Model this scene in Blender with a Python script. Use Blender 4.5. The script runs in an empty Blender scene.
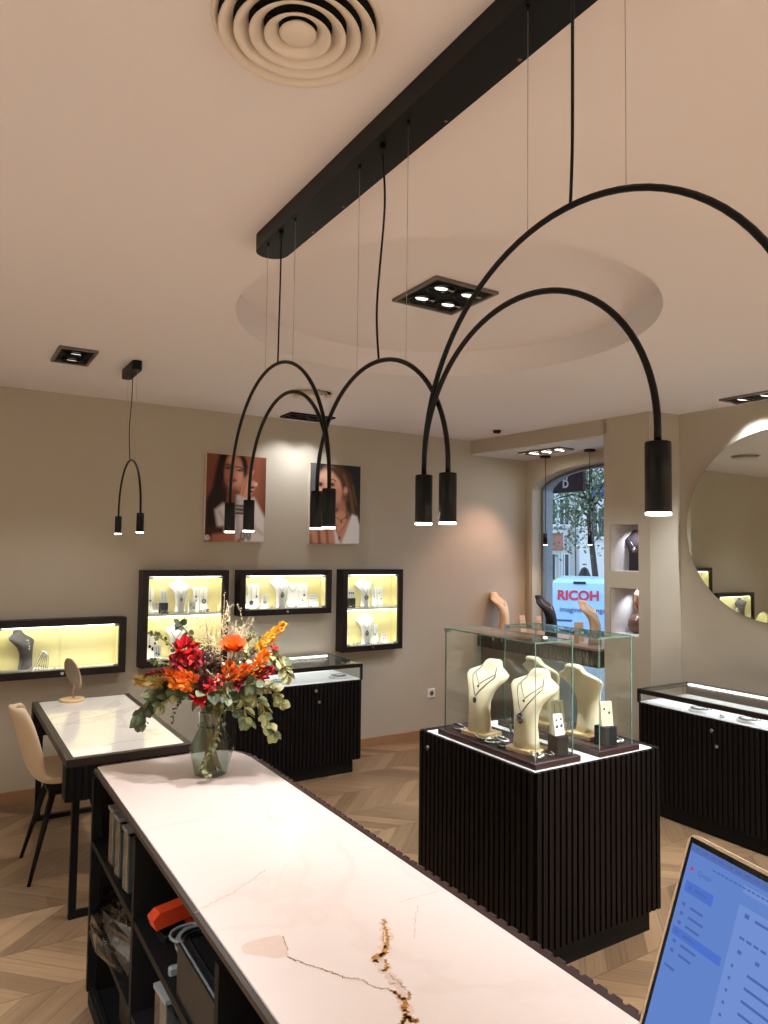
import bpy, bmesh, math, random
from mathutils import Vector, Matrix
random.seed(7)
C = bpy.context.scene.collection
PI = math.pi
R = math.radians

# ------------------------------------------------------------------ camera
F, YAW, PITCH, ROLL, EYE = 711.33, R(31.97), R(3.04), R(.72), 1.70
fw = Vector((math.sin(YAW)*math.cos(PITCH), math.cos(YAW)*math.cos(PITCH), math.sin(PITCH)))
_r = Vector((math.cos(YAW), -math.sin(YAW), 0)); _u = _r.cross(fw)
rt = _r*math.cos(ROLL)+_u*math.sin(ROLL); up = -_r*math.sin(ROLL)+_u*math.cos(ROLL)
CAM = Vector((0, 0, EYE))
cd = bpy.data.cameras.new('camera'); cam = bpy.data.objects.new('camera', cd); C.objects.link(cam)
cam.matrix_world = Matrix(((rt.x, up.x, -fw.x, 0), (rt.y, up.y, -fw.y, 0), (rt.z, up.z, -fw.z, EYE), (0, 0, 0, 1)))
cd.sensor_fit = 'VERTICAL'; cd.sensor_height = 36; cd.lens = F/1024*36; cd.clip_start = .02
bpy.context.scene.camera = cam
def ray(x, y): return fw + rt*((x-384)/F) - up*((y-512)/F)
def at_z(x, y, z): d = ray(x, y); return CAM + d*((z-EYE)/d.z)
def at_y(x, y, Y): d = ray(x, y); return CAM + d*(Y/d.y)
def at_x(x, y, X): d = ray(x, y); return CAM + d*(X/d.x)
def at_d(x, y, D): return CAM + ray(x, y)*D

# --------------------------------------------------------------- materials
def lin(c):
    return tuple(((v/255)/12.92 if v/255 <= .04045 else ((v/255+.055)/1.055)**2.4) for v in c)
MATS = {}
def nodes(name):
    m = bpy.data.materials.new(name); m.use_nodes = True
    n = m.node_tree.nodes; l = m.node_tree.links; n.clear()
    o = n.new('ShaderNodeOutputMaterial'); MATS[name] = m
    return m, n, l, o
def mat(name, rgb, rough=.5, metal=0., var=0., scale=30., bump=0., spec=.5, emit=None, es=1., coat=0., sheen=0.):
    m, n, l, o = nodes(name)
    b = n.new('ShaderNodeBsdfPrincipled'); l.new(b.outputs[0], o.inputs[0])
    b.inputs['Base Color'].default_value = (*lin(rgb), 1); b.inputs['Roughness'].default_value = rough
    b.inputs['Metallic'].default_value = metal; b.inputs['Specular IOR Level'].default_value = spec
    b.inputs['Coat Weight'].default_value = coat
    b.inputs['Sheen Weight'].default_value = sheen
    if emit: b.inputs['Emission Color'].default_value = (*lin(emit), 1); b.inputs['Emission Strength'].default_value = es
    if var or bump:
        tc = n.new('ShaderNodeTexCoord'); t = n.new('ShaderNodeTexNoise'); t.inputs['Scale'].default_value = scale
        t.inputs['Detail'].default_value = 4; l.new(tc.outputs['Object'], t.inputs['Vector'])
        if var:
            r = n.new('ShaderNodeMapRange'); l.new(t.outputs[0], r.inputs[0])
            r.inputs[1].default_value = .25; r.inputs[2].default_value = .75
            r.inputs[3].default_value = 1-var; r.inputs[4].default_value = 1+var
            hs = n.new('ShaderNodeHueSaturation'); hs.inputs['Color'].default_value = (*lin(rgb), 1)
            l.new(r.outputs[0], hs.inputs['Value']); l.new(hs.outputs[0], b.inputs['Base Color'])
        if bump:
            bp = n.new('ShaderNodeBump'); bp.inputs['Strength'].default_value = bump; bp.inputs['Distance'].default_value = .01
            l.new(t.outputs[0], bp.inputs['Height']); l.new(bp.outputs[0], b.inputs['Normal'])
    return m
def glass(name, tint=(255, 255, 255), base=.04, k=.9):
    m, n, l, o = nodes(name)
    tr = n.new('ShaderNodeBsdfTransparent'); tr.inputs[0].default_value = (*lin(tint), 1)
    gl = n.new('ShaderNodeBsdfGlossy'); gl.inputs['Roughness'].default_value = .01
    lw = n.new('ShaderNodeLayerWeight'); lw.inputs[0].default_value = .5
    p = n.new('ShaderNodeMath'); p.operation = 'POWER'; p.inputs[1].default_value = 4.5; l.new(lw.outputs['Facing'], p.inputs[0])
    q = n.new('ShaderNodeMath'); q.operation = 'MULTIPLY_ADD'; q.inputs[1].default_value = k; q.inputs[2].default_value = base
    l.new(p.outputs[0], q.inputs[0])
    mx = n.new('ShaderNodeMixShader'); l.new(q.outputs[0], mx.inputs[0]); l.new(tr.outputs[0], mx.inputs[1]); l.new(gl.outputs[0], mx.inputs[2])
    l.new(mx.outputs[0], o.inputs[0]); return m
def emis(name, rgb, s):
    m, n, l, o = nodes(name); e = n.new('ShaderNodeEmission'); e.inputs[0].default_value = (*lin(rgb), 1); e.inputs[1].default_value = s
    l.new(e.outputs[0], o.inputs[0]); return m
def floor_mat():
    m, n, l, o = nodes('chevron_oak')
    b = n.new('ShaderNodeBsdfPrincipled'); l.new(b.outputs[0], o.inputs[0]); b.inputs['Roughness'].default_value = .38
    g = n.new('ShaderNodeNewGeometry'); s = n.new('ShaderNodeSeparateXYZ'); l.new(g.outputs['Position'], s.inputs[0])
    def M(op, a, b_=None, c=None):
        q = n.new('ShaderNodeMath'); q.operation = op
        for i, v in enumerate((a, b_, c)):
            if v is None: continue
            if isinstance(v, (int, float)): q.inputs[i].default_value = v
            else: l.new(v, q.inputs[i])
        return q.outputs[0]
    W, Pw = .34, .125
    yy = M('DIVIDE', s.outputs[1], W); col = M('FLOOR', yy); t = M('FRACT', yy)
    par = M('MODULO', M('ABSOLUTE', col), 2.0)
    sgn = M('MULTIPLY_ADD', par, 2.0, -1.0)                       # -1 / +1
    sk = M('MULTIPLY', M('MULTIPLY', t, sgn), W)
    u = M('DIVIDE', M('ADD', s.outputs[0], sk), Pw)
    idx = M('FLOOR', u); fr = M('FRACT', u)
    cv = n.new('ShaderNodeCombineXYZ'); l.new(idx, cv.inputs[0]); l.new(col, cv.inputs[1])
    wn = n.new('ShaderNodeTexWhiteNoise'); wn.noise_dimensions = '2D'; l.new(cv.outputs[0], wn.inputs['Vector'])
    # grain runs along the board
    gx = M('MULTIPLY', u, 14.0); gy = M('MULTIPLY', M('ADD', t, col), 1.6)
    gv = n.new('ShaderNodeCombineXYZ'); l.new(gx, gv.inputs[0]); l.new(gy, gv.inputs[1]); l.new(M('MULTIPLY', wn.outputs[0], 37.0), gv.inputs[2])
    nz = n.new('ShaderNodeTexNoise'); nz.inputs['Scale'].default_value = .55; nz.inputs['Detail'].default_value = 5; l.new(gv.outputs[0], nz.inputs['Vector'])
    tone = M('ADD', M('MULTIPLY', wn.outputs[0], .55), M('MULTIPLY', nz.outputs[0], .6))
    cr = n.new('ShaderNodeValToRGB'); l.new(tone, cr.inputs[0])
    e = cr.color_ramp.elements; e[0].position = .1; e[0].color = (*lin((86, 65, 46)), 1); e[1].position = .95; e[1].color = (*lin((160, 128, 94)), 1)
    edge = M('MINIMUM', M('MINIMUM', fr, M('SUBTRACT', 1.0, fr)), M('MULTIPLY', M('MINIMUM', t, M('SUBTRACT', 1.0, t)), 2.5))
    gap = M('LESS_THAN', edge, .02)
    mx = n.new('ShaderNodeMix'); mx.data_type = 'RGBA'; l.new(M('MULTIPLY', gap, .55), mx.inputs[0]); l.new(cr.outputs[0], mx.inputs[6]); mx.inputs[7].default_value = (*lin((70, 52, 38)), 1)
    l.new(mx.outputs[2], b.inputs['Base Color']); return m
def marble(name, base, vein, vs=1.3):
    m, n, l, o = nodes(name)
    b = n.new('ShaderNodeBsdfPrincipled'); l.new(b.outputs[0], o.inputs[0]); b.inputs['Roughness'].default_value = .09
    tc = n.new('ShaderNodeTexCoord'); nz = n.new('ShaderNodeTexNoise'); nz.inputs['Scale'].default_value = vs; nz.inputs['Detail'].default_value = 6
    nz.inputs['Distortion'].default_value = .6; l.new(tc.outputs['Object'], nz.inputs['Vector'])
    cr = n.new('ShaderNodeValToRGB'); l.new(nz.outputs[0], cr.inputs[0]); e = cr.color_ramp.elements
    e[0].position = .0; e[0].color = (*lin(base), 1); e[1].position = 1; e[1].color = (*lin(base), 1)
    for p, c in ((.488, base), (.5, vein), (.512, base)):
        k = e.new(p); k.color = (*lin(c), 1)
    l.new(cr.outputs[0], b.inputs['Base Color']); return m
def vcol(name, rough=.45):
    m, n, l, o = nodes(name); b = n.new('ShaderNodeBsdfPrincipled'); l.new(b.outputs[0], o.inputs[0]); b.inputs['Roughness'].default_value = rough
    b.inputs['Specular IOR Level'].default_value = .15; a = n.new('ShaderNodeVertexColor'); a.layer_name = 'print'; l.new(a.outputs[0], b.inputs['Base Color']); return m

mat('wall', (182, 172, 154), .85, var=.015, scale=6)
mat('ceiling', (233, 226, 226), .9)
floor_mat()
mat('white_paint', (225, 222, 216), .7)
mat('niche_paint', (212, 210, 208), .6)
mat('oak_trim', (158, 118, 84), .5, var=.08, scale=12)
mat('wenge', (13, 7, 7), .5, var=.12, scale=18, spec=.18)
mat('wenge_edge', (50, 29, 28), .45)
mat('wenge_frame', (26, 12, 11), .42, var=.1, scale=25, spec=.3)
mat('black_metal', (6, 6, 7), .45, .0, spec=.25)
mat('black_wood', (8, 7, 7), .6, spec=.25)
mat('walnut_edge', (44, 33, 27), .5)
marble('counter_marble', (233, 222, 216), (229, 216, 209), .8)
marble('table_marble', (228, 226, 220), (214, 210, 204), .7)
mat('vein_slate', (150, 144, 138), .15)
mat('vein_gold', (190, 136, 66), .2, var=.3, scale=90)
mat('vein_grey', (196, 176, 164), .15, var=.08, scale=60)
mat('vein_pale', (224, 204, 192), .12, var=.03, scale=40)
mat('vein_brown', (140, 106, 72), .2, var=.2, scale=90)
glass('pane', (253, 255, 254), .03, .7)
glass('window_pane', (246, 252, 255), .03, .8)
mat('glass_edge', (96, 132, 118), .15, spec=.8)
glass('acrylic', (238, 242, 242), .12, .8)
glass('vase_glass', (214, 226, 220), .07, .9)
glass('plastic_wrap', (226, 226, 224), .16, .8)
mat('mirror', (225, 230, 224), .0, 1.)
mat('chrome', (205, 206, 208), .18, 1.)
mat('silver', (190, 190, 192), .25, 1.)
mat('dark_silver', (96, 94, 92), .3, 1.)
mat('copper', (206, 160, 138), .35, .8)
mat('brown_glaze', (110, 80, 64), .25)
mat('cream', (226, 212, 178), .7, bump=.05, scale=200)
mat('beige', (214, 184, 146), .7)
mat('white_suede', (236, 236, 236), .7)
mat('black_velvet', (10, 9, 11), .85)
mat('plum_velvet', (40, 26, 34), .8)
mat('grey_velvet', (74, 70, 74), .6)
mat('white_card', (238, 238, 236), .6)
mat('light_wood', (206, 176, 132), .5, var=.06, scale=20)
mat('deck_wood', (150, 118, 102), .5, var=.05, scale=12)
mat('case_lining', (226, 216, 160), .8)
mat('case_white', (240, 238, 226), .6)
mat('grey_plastic', (120, 120, 120), .4)
mat('socket_white', (225, 222, 216), .35)
mat('chair_fabric', (206, 184, 154), .8, sheen=.3, bump=.08, scale=160)
mat('vent_white', (226, 214, 200), .45)
mat('dark_void', (12, 12, 12), .9)
mat('spot_grey', (120, 112, 104), .4, .6)
emis('lamp_glow', (255, 240, 220), 9)
emis('bulb_glow', (255, 244, 226), .6)
emis('led_white', (255, 252, 240), 2.2)
emis('led_case', (255, 250, 225), 3.)
mat('reflector', (200, 198, 194), .12, 1.)
mat('steel_wire', (170, 165, 160), .35, .7)
vcol('photo_print', .5)
mat('canvas_side', (224, 214, 202), .7)
# flowers
mat('leaf_dark', (64, 78, 54), .6, var=.2, scale=40)
mat('leaf_mid', (104, 118, 84), .6, var=.2, scale=40)
mat('leaf_pale', (164, 168, 120), .6, var=.2, scale=40)
mat('stem', (142, 120, 62), .6, var=.2, scale=60)
mat('red_petal', (196, 26, 32), .6, var=.25, scale=60)
mat('dark_red', (112, 18, 28), .65, var=.3, scale=60)
mat('orange', (232, 120, 30), .6, var=.25, scale=60)
mat('terracotta', (188, 82, 34), .6, var=.25, scale=50)
mat('gold_plume', (226, 168, 44), .65, var=.25, scale=60)
mat('gold_straw', (196, 146, 56), .65, var=.25, scale=60)
mat('dry_beige', (196, 180, 146), .7, var=.15, scale=60)
mat('purple', (66, 36, 54), .6, var=.2, scale=60)
# laptop
mat('champagne', (246, 232, 212), .4, 0.)
mat('bezel_black', (10, 10, 12), .25)
mat('key_black', (14, 14, 15), .5)
emis('screen_blue', (112, 148, 226), .22)
emis('screen_pale', (128, 162, 236), .22)
emis('screen_sel', (88, 128, 226), .22)
emis('screen_top', (98, 126, 196), .22)
emis('screen_ink', (90, 118, 194), .22)
emis('screen_red', (176, 70, 96), .30)
# outside
mat('stone', (150, 152, 156), .85, var=.12, scale=30)
mat('asphalt', (120, 124, 130), .9, var=.1, scale=20)
mat('van_sky_tint', (168, 200, 238), .35)  # white van with the blue of the sky light put into its colour
mat('red_letter', (206, 34, 56), .5)
mat('grey_letter', (76, 88, 110), .5)
mat('dark_glass', (34, 44, 54), .15)
mat('render_pale', (206, 206, 204), .85)
mat('brick', (170, 110, 90), .85, var=.1, scale=14)
mat('bark', (62, 54, 46), .9)
mat('tree_leaf', (104, 116, 84), .7, var=.3, scale=9)
mat('awning', (58, 26, 32), .8)
mat('blue_sign', (60, 100, 190), .5)
mat('orange_plastic', (190, 58, 20), .5)
mat('frosted', (120, 122, 120), .3)

# ----------------------------------------------------------- mesh builder
LABELS = {}
class MB:
    def __init__(s): s.bm = bmesh.new(); s.mats = []
    def _m(s, m):
        if m not in s.mats: s.mats.append(m)
        return s.mats.index(m)
    def _f(s, vs, m, smooth=False):
        try: f = s.bm.faces.new(vs)
        except ValueError: return None
        f.material_index = s._m(m); f.smooth = smooth; return f
    def box(s, x0, x1, y0, y1, z0, z1, m, M=None, em=None, thin=None):
        P = [Vector((x, y, z)) for z in (z0, z1) for y in (y0, y1) for x in (x0, x1)]
        if M is not None: P = [M @ p for p in P]
        v = [s.bm.verts.new(p) for p in P]
        for i, q in enumerate(((0, 2, 3, 1), (4, 5, 7, 6), (0, 1, 5, 4), (2, 6, 7, 3), (0, 4, 6, 2), (1, 3, 7, 5))):
            mm = m
            if em and thin is not None and i//2 != thin: mm = em
            s._f([v[k] for k in q], mm)
        return s
    def bbox(s, x0, x1, y0, y1, z0, z1, m, b=.004, M=None):
        """box with chamfered vertical and top edges"""
        poly = [(x0+b, y0), (x1-b, y0), (x1, y0+b), (x1, y1-b), (x1-b, y1), (x0+b, y1), (x0, y1-b), (x0, y0+b)]
        cx, cy = (x0+x1)/2, (y0+y1)/2
        ins = [(cx+(x-cx)*(1-2*b/max(x1-x0, 1e-6)), cy+(y-cy)*(1-2*b/max(y1-y0, 1e-6))) for x, y in poly]
        rows = [[(x, y, z0) for x, y in poly], [(x, y, z1-b) for x, y in poly], [(x, y, z1) for x, y in ins]]
        s.loft(rows, m, M=M, smooth=False); return s
    def loft(s, rows, m, closed=True, caps=True, smooth=True, M=None):
        V = []
        for r in rows:
            P = [Vector(p) for p in r]
            if M is not None: P = [M @ p for p in P]
            V.append([s.bm.verts.new(p) for p in P])
        n = len(V[0])
        for a, b in zip(V, V[1:]):
            for i in range(n if closed else n-1):
                j = (i+1) % n
                s._f([a[i], a[j], b[j], b[i]], m, smooth)
        if caps and closed:
            s._f(list(reversed(V[0])), m); s._f(V[-1], m)
        return s
    def prism(s, poly, z0, z1, m, M=None, smooth=False):
        s.loft([[(x, y, z0) for x, y in poly], [(x, y, z1) for x, y in poly]], m, smooth=smooth, M=M); return s
    def lathe(s, prof, m, seg=24, M=None, smooth=True, caps=True, a0=0.):
        rows = [[(r*math.cos(a0+2*PI*i/seg), r*math.sin(a0+2*PI*i/seg), z) for i in range(seg)] for r, z in prof]
        s.loft(rows, m, smooth=smooth, caps=caps, M=M); return s
    def cyl(s, p0, p1, r0, m, r1=None, seg=16, smooth=True):
        p0, p1 = Vector(p0), Vector(p1); r1 = r0 if r1 is None else r1
        d = p1-p0; q = d.to_track_quat('Z', 'Y').to_matrix().to_4x4(); M = Matrix.Translation(p0) @ q
        s.lathe([(r0, 0), (r1, d.length)], m, seg, M, smooth); return s
    def tube(s, pts, r, m, seg=8, closed=False):
        P = [Vector(p) for p in pts]; n = len(P); rows = []
        rr = r if isinstance(r, (list, tuple)) else [r]*n
        nrm = None
        for i in range(n):
            if closed: t = P[(i+1) % n]-P[i-1]
            else: t = P[min(i+1, n-1)]-P[max(i-1, 0)]
            if t.length < 1e-9: t = Vector((0, 0, 1))
            t.normalize()
            if nrm is None: nrm = t.orthogonal().normalized()
            else:
                nrm = nrm - t*nrm.dot(t)
                nrm = nrm.normalized() if nrm.length > 1e-6 else t.orthogonal().normalized()
            b = t.cross(nrm)
            rows.append([P[i]+(nrm*math.cos(2*PI*k/seg)+b*math.sin(2*PI*k/seg))*rr[i] for k in range(seg)])
        if closed: rows.append(rows[0])
        s.loft(rows, m, caps=not closed); return s
    def ball(s, c, r, m, seg=8, ring=5, M=None):
        c = Vector(c); r = r if isinstance(r, (tuple, list)) else (r, r, r)
        rows = []
        for j in range(ring+1):
            th = PI*(.04+.92*j/ring)
            rows.append([c+Vector((r[0]*math.sin(th)*math.cos(2*PI*i/seg), r[1]*math.sin(th)*math.sin(2*PI*i/seg), -r[2]*math.cos(th))) for i in range(seg)])
        s.loft(rows, m, M=M); return s
    def torus(s, c, R_, r, m, n=24, seg=6, M=None, ry=None):
        pts = [Vector((R_*math.cos(2*PI*i/n), (ry or R_)*math.sin(2*PI*i/n), 0)) for i in range(n)]
        if M is not None: pts = [M @ p for p in pts]
        s.tube([Vector(c)+p for p in pts], r, m, seg, True); return s
    def quad(s, a, b, c, d, m): s._f([s.bm.verts.new(Vector(p)) for p in (a, b, c, d)], m); return s
    def poly(s, pts, m): s._f([s.bm.verts.new(Vector(p)) for p in pts], m); return s
    def leaf(s, p, d, nrm, L, W, m, bend=.25):
        d = Vector(d).normalized(); nrm = Vector(nrm); w = d.cross(nrm)
        if w.length < 1e-4: w = d.orthogonal()
        w.normalize(); nn = w.cross(d).normalized(); p = Vector(p)
        rows = []
        for t, k in ((0, .12), (.25, .8), (.55, 1.), (.82, .62), (1., .06)):
            c = p+d*L*t-nn*L*bend*t*t
            rows.append([c-w*W*k*.5+nn*W*.12*k, c, c+w*W*k*.5+nn*W*.12*k])
        s.loft(rows, m, closed=False, caps=False); return s
    def build(s, name, parent=None, world=False, mods=None):
        me = bpy.data.meshes.new(name)
        bmesh.ops.recalc_face_normals(s.bm, faces=s.bm.faces[:])
        s.bm.to_mesh(me); s.bm.free()
        for k in s.mats: me.materials.append(MATS[k])
        o = bpy.data.objects.new(name, me); C.objects.link(o)
        if parent is not None:
            if world:
                q = parent
                Mw = Matrix.Identity(4)
                while q is not None:
                    Mw = Matrix.Translation(q.location) @ Matrix.Rotation(q.rotation_euler.z, 4, 'Z') @ Mw; q = q.parent
                me.transform(Mw.inverted())
            o.parent = parent
        return o
def setl(o, label, cat, group=None):
    assert 4 <= len(label.split()) <= 16, label
    if label in LABELS: print('DUP LABEL', label)
    LABELS[label] = 1
    o['label'] = label; o['category'] = cat
    if group: o['group'] = group
    return o
def thing(name, label, cat, loc=(0, 0, 0), rz=0., group=None):
    o = bpy.data.objects.new(name, None); C.objects.link(o); o.empty_display_size = .05
    o.location = loc; o.rotation_euler = (0, 0, rz); return setl(o, label, cat, group)
def struct(o): o['kind'] = 'structure'; return o
def dup(root, loc, rz, label, group=None):
    r = root.copy(); C.objects.link(r); r.location = loc; r.rotation_euler = (0, 0, rz); setl(r, label, root['category'])
    if group: r['group'] = group
    for ch in list(root.children):
        c = ch.copy(); C.objects.link(c); c.parent = r
        for g in list(ch.children):
            d = g.copy(); C.objects.link(d); d.parent = c
    return r
def solo(mb, name, label, cat, loc=None, rz=0, group=None):
    o = mb.build(name); setl(o, label, cat, group)
    if loc is not None: o.location = loc; o.rotation_euler = (0, 0, rz)
    return o
def spot(loc, tgt, W, ang=60, blend=.6, col=(241, 247, 255), rad=.03):
    l = bpy.data.lights.new('spot_light', 'SPOT'); l.energy = W; l.spot_size = R(ang); l.spot_blend = blend; l.color = lin(col); l.shadow_soft_size = rad
    o = bpy.data.objects.new('spot_light', l); C.objects.link(o); o.location = loc
    o.rotation_euler = (Vector(tgt)-Vector(loc)).to_track_quat('-Z', 'Y').to_euler(); return o
def area(loc, tgt, W, sx, sy, col=(255, 240, 220), spread=180):
    l = bpy.data.lights.new('area_light', 'AREA'); l.energy = W; l.shape = 'RECTANGLE'; l.size = sx; l.size_y = sy; l.color = lin(col); l.spread = R(spread)
    o = bpy.data.objects.new('area_light', l); C.objects.link(o); o.location = loc
    o.rotation_euler = (Vector(tgt)-Vector(loc)).to_track_quat('-Z', 'Y').to_euler(); return o

# ------------------------------------------------------------ the setting
D, H = 5.355, 2.76
XL, YF = -2.0, -2.2
def mw(y): return 4.761 + (3.385-y)*math.tan(R(1.5))         # mirror wall face
def pw(y): return 4.471 - (y-3.433)*math.tan(R(4.4))         # pillar / bulkhead face
XR = mw(YF)
struct(MB().box(XL, 5.15, YF, D, -.1, 0, 'chevron_oak').build('floor'))
struct(MB().box(XL-.1, 5.15, D, D+.12, 0, H+.3, 'wall').build('wall_back'))
struct(MB().box(XL-.1, XL, YF, D, 0, H+.3, 'wall').build('wall_left'))
struct(MB().box(XL-.1, XR+.1, YF-.1, YF, 0, H+.3, 'wall').build('wall_front'))
b = MB(); b.prism([(mw(YF), YF), (mw(3.385), 3.385), (mw(3.385)+.12, 3.385), (mw(YF)+.12, YF)], 0, H+.3, 'wall'); struct(b.build('wall_right'))
# ceiling with a round coffer
CX, CY, CR, CZ = 1.985, 2.665, .965, 2.905
b = MB(); N = 96
def edge_pt(a):
    x0, x1, y0, y1 = XL, XR+.02, YF, D
    dx, dy = math.cos(a), math.sin(a); t = 1e9
    if dx > 1e-9: t = min(t, (x1-CX)/dx)
    if dx < -1e-9: t = min(t, (x0-CX)/dx)
    if dy > 1e-9: t = min(t, (y1-CY)/dy)
    if dy < -1e-9: t = min(t, (y0-CY)/dy)
    return (CX+dx*t, CY+dy*t)
angs = sorted([2*PI*i/N for i in range(N)] + [math.atan2(y-CY, x-CX) % (2*PI) for x in (XL, XR+.02) for y in (YF, D)])
inn = [b.bm.verts.new((CX+CR*math.cos(a), CY+CR*math.sin(a), H)) for a in angs]
out = [b.bm.verts.new((*edge_pt(a), H)) for a in angs]
top = [b.bm.verts.new((CX+CR*math.cos(a), CY+CR*math.sin(a), CZ)) for a in angs]
n_ = len(angs)
for i in range(n_):
    j = (i+1) % n_
    b._f([inn[i], inn[j], out[j], out[i]], 'ceiling'); f = b._f([inn[i], inn[j], top[j], top[i]], 'ceiling', True)
b._f(top, 'ceiling')
struct(b.build('ceiling'))
struct(MB().box(XL, XR+.1, YF, D, 3.0, 3.1, 'ceiling').build('ceiling_slab'))
# baseboards
struct(MB().box(XL, 4.99, D-.016, D, 0, .075, 'oak_trim').build('baseboard_back'))
b = MB(); b.prism([(mw(YF)-.016, YF), (mw(3.38)-.016, 3.38), (mw(3.38), 3.38), (mw(YF), YF)], 0, .075, 'oak_trim'); struct(b.build('baseboard_right'))
# bulkhead over the display window, and the pillar with two niches
SZ = 2.635
b = MB(); b.prism([(pw(3.8), 3.8), (pw(D), D), (5.15, D), (5.15, 3.8)], SZ, H, 'wall'); struct(b.build('wall_bulkhead'))
b = MB(); b.prism([(pw(3.83)+.02, 3.83), (pw(D)+.02, D-.001), (5.06, D-.001), (5.06, 3.83)], SZ-.012, SZ, 'white_paint'); struct(b.build('ceiling_bay'))
PY0, PY1 = 3.433, 3.836
NY0, NY1 = 3.53, 3.782
b = MB()
def pil(y0, y1, z0, z1, back=5.06): b.prism([(pw(y0), y0), (pw(y1), y1), (back, y1), (back, y0)], z0, z1, 'wall')
pil(PY0, NY0, 0, H); pil(NY1, PY1, 0, H)
for z0, z1 in ((0, 1.07), (1.43, 1.555), (1.92, H)): pil(NY0, NY1, z0, z1)
b.prism([(mw(PY0), 3.385), (pw(PY0), PY0), (5.06, PY0), (5.06, 3.385)], 0, H, 'wall')
b.box(4.80, 5.06, NY0, NY1, 1.06, 1.95, 'niche_paint')
struct(b.build('wall_pillar'))
for k, (z0, z1) in enumerate(((1.07, 1.43), (1.555, 1.92))):
    b = MB()       # white curved lining
    prof = [(pw(NY1)+.003, NY1-.004), (4.60, NY1-.006), (4.68, NY1-.02), (4.74, NY1-.06), (4.77, NY1-.12), (4.775, NY0+.004)]
    P = [(x, y, z0+.002) for x, y in prof]; Q = [(x, y, z1-.002) for x, y in prof]
    b.loft([P, Q], 'niche_paint', closed=False, caps=False)
    b.box(4.50, 4.78, NY0+.002, NY1-.002, z0, z0+.006, 'niche_paint')
    struct(b.build('trim_%d' % (k+1)))
# facade wall with the arched shop window
WY0, WY1, WZ0 = 3.62, 5.22, .12
def arch(off=0., y0=WY0, y1=WY1, n=28):
    cy = (y0+y1)/2; a = (y1-y0)/2+off; zs, h = 2.31, .205+off
    return [(cy+a*math.cos(PI*(1-i/n)), zs+h*math.sin(PI*(1-i/n))**1.2 if 0 < i < n else zs) for i in range(n+1)]
def arch_wall(b, x0, x1, off, Y0, Y1, Z0, Z1, m, zb=WZ0, my=None):
    A = arch(off); pts = [(A[0][0], zb)] + A + [(A[-1][0], zb)]
    outr = [(Y0, zb)] + [(Y0+(Y1-Y0)*i/(len(A)-1), Z1) for i in range(len(A))] + [(Y1, zb)]
    for xx in (x0, x1):
        vi = [b.bm.verts.new((xx, y, z)) for y, z in pts]; vo = [b.bm.verts.new((xx, y, z)) for y, z in outr]
        for i in range(len(pts)-1): b._f([vi[i], vi[i+1], vo[i+1], vo[i]], m)
    for i in range(len(pts)-1):
        (ya, za), (yb, zb_) = pts[i], pts[i+1]
        b.quad((x0, ya, za), (x0, yb, zb_), (x1, yb, zb_), (x1, ya, za), my or m)
        (ya, za), (yb, zb_) = outr[i], outr[i+1]
        b.quad((x0, ya, za), (x0, yb, zb_), (x1, yb, zb_), (x1, ya, za), m)
    if zb > Z0: b.box(x0, x1, Y0, Y1, Z0, zb, m)
b = MB(); arch_wall(b, 5.06, 5.12, 0, 3.2, D+.3, 0, 3.0, 'wall'); struct(b.build('wall_facade'))
b = MB(); arch_wall(b, 5.17, 5.31, .03, 2.6, 8.2, -1.1, 4.5, 'stone', zb=.1); struct(b.build('wall_facade_outside'))
b = MB(); arch_wall(b, 5.03, 5.06, .02, 3.60, D-.001, 0, SZ-.013, 'wall', zb=.12)
struct(b.build('trim_3'))
def arch_frame(b, o0, o1, x0, x1, m):
    A0, A1_ = arch(o0), arch(o1)
    A0 = [(A0[0][0], .12)] + A0 + [(A0[-1][0], .12)]; A1_ = [(A1_[0][0], .12)] + A1_ + [(A1_[-1][0], .12)]
    b.loft([[(x0, y0, z0), (x0, v0, w0), (x1, v0, w0), (x1, y0, z0)] for (y0, z0), (v0, w0) in zip(A0, A1_)], m, smooth=False)
b = MB(); arch_frame(b, 0, .045, 5.0, 5.06, 'wall'); arch_frame(b, .045, .075, 5.015, 5.06, 'wall'); struct(b.build('trim_4'))
b = MB(); A = [(WY0+.0, WZ0)] + arch(0) + [(WY1, WZ0)]
for xx in (5.13, 5.142): b.poly([(xx, y, z) for y, z in A], 'window_pane')
struct(b.build('window_1'))
b = MB(); arch_frame(b, -.03, 0, 5.12, 5.165, 'grey_plastic'); struct(b.build('trim_5'))

# ------------------------------------------------------- slatted furniture
def slats(b, x0, x1, y0, y1, z0, z1, m, pitch=.034, w=.021, d=.011, sides='xXyY'):
    def bar(x, y, ax):
        if ax == 'x': b.box(x-d, x, y-w/2, y+w/2, z0, z1, m)
        elif ax == 'X': b.box(x, x+d, y-w/2, y+w/2, z0, z1, m)
        elif ax == 'y': b.box(x-w/2, x+w/2, y-d, y, z0, z1, m)
        else: b.box(x-w/2, x+w/2, y, y+d, z0, z1, m)
    for ax in sides:
        if ax in 'xX':
            n = int(round((y1-y0)/pitch)); X = x0 if ax == 'x' else x1
            for i in range(n): bar(X, y0+(i+.5)*(y1-y0)/n, ax)
        else:
            n = int(round((x1-x0)/pitch)); Y = y0 if ax == 'y' else y1
            for i in range(n): bar(x0+(i+.5)*(x1-x0)/n, Y, ax)
def lock(p, d, parent, r=.011):
    p, d = Vector(p), Vector(d)
    b = MB(); b.cyl(p, p+d*.006, r, 'chrome'); b.cyl(p+d*.006, p+d*.009, r*.7, 'silver'); b.box(-.0012, .0012, -.0006, .0006, -.005, .005, 'dark_void', Matrix.Translation(p+d*.0093))
    return b.build('lock', parent, True)

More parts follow.
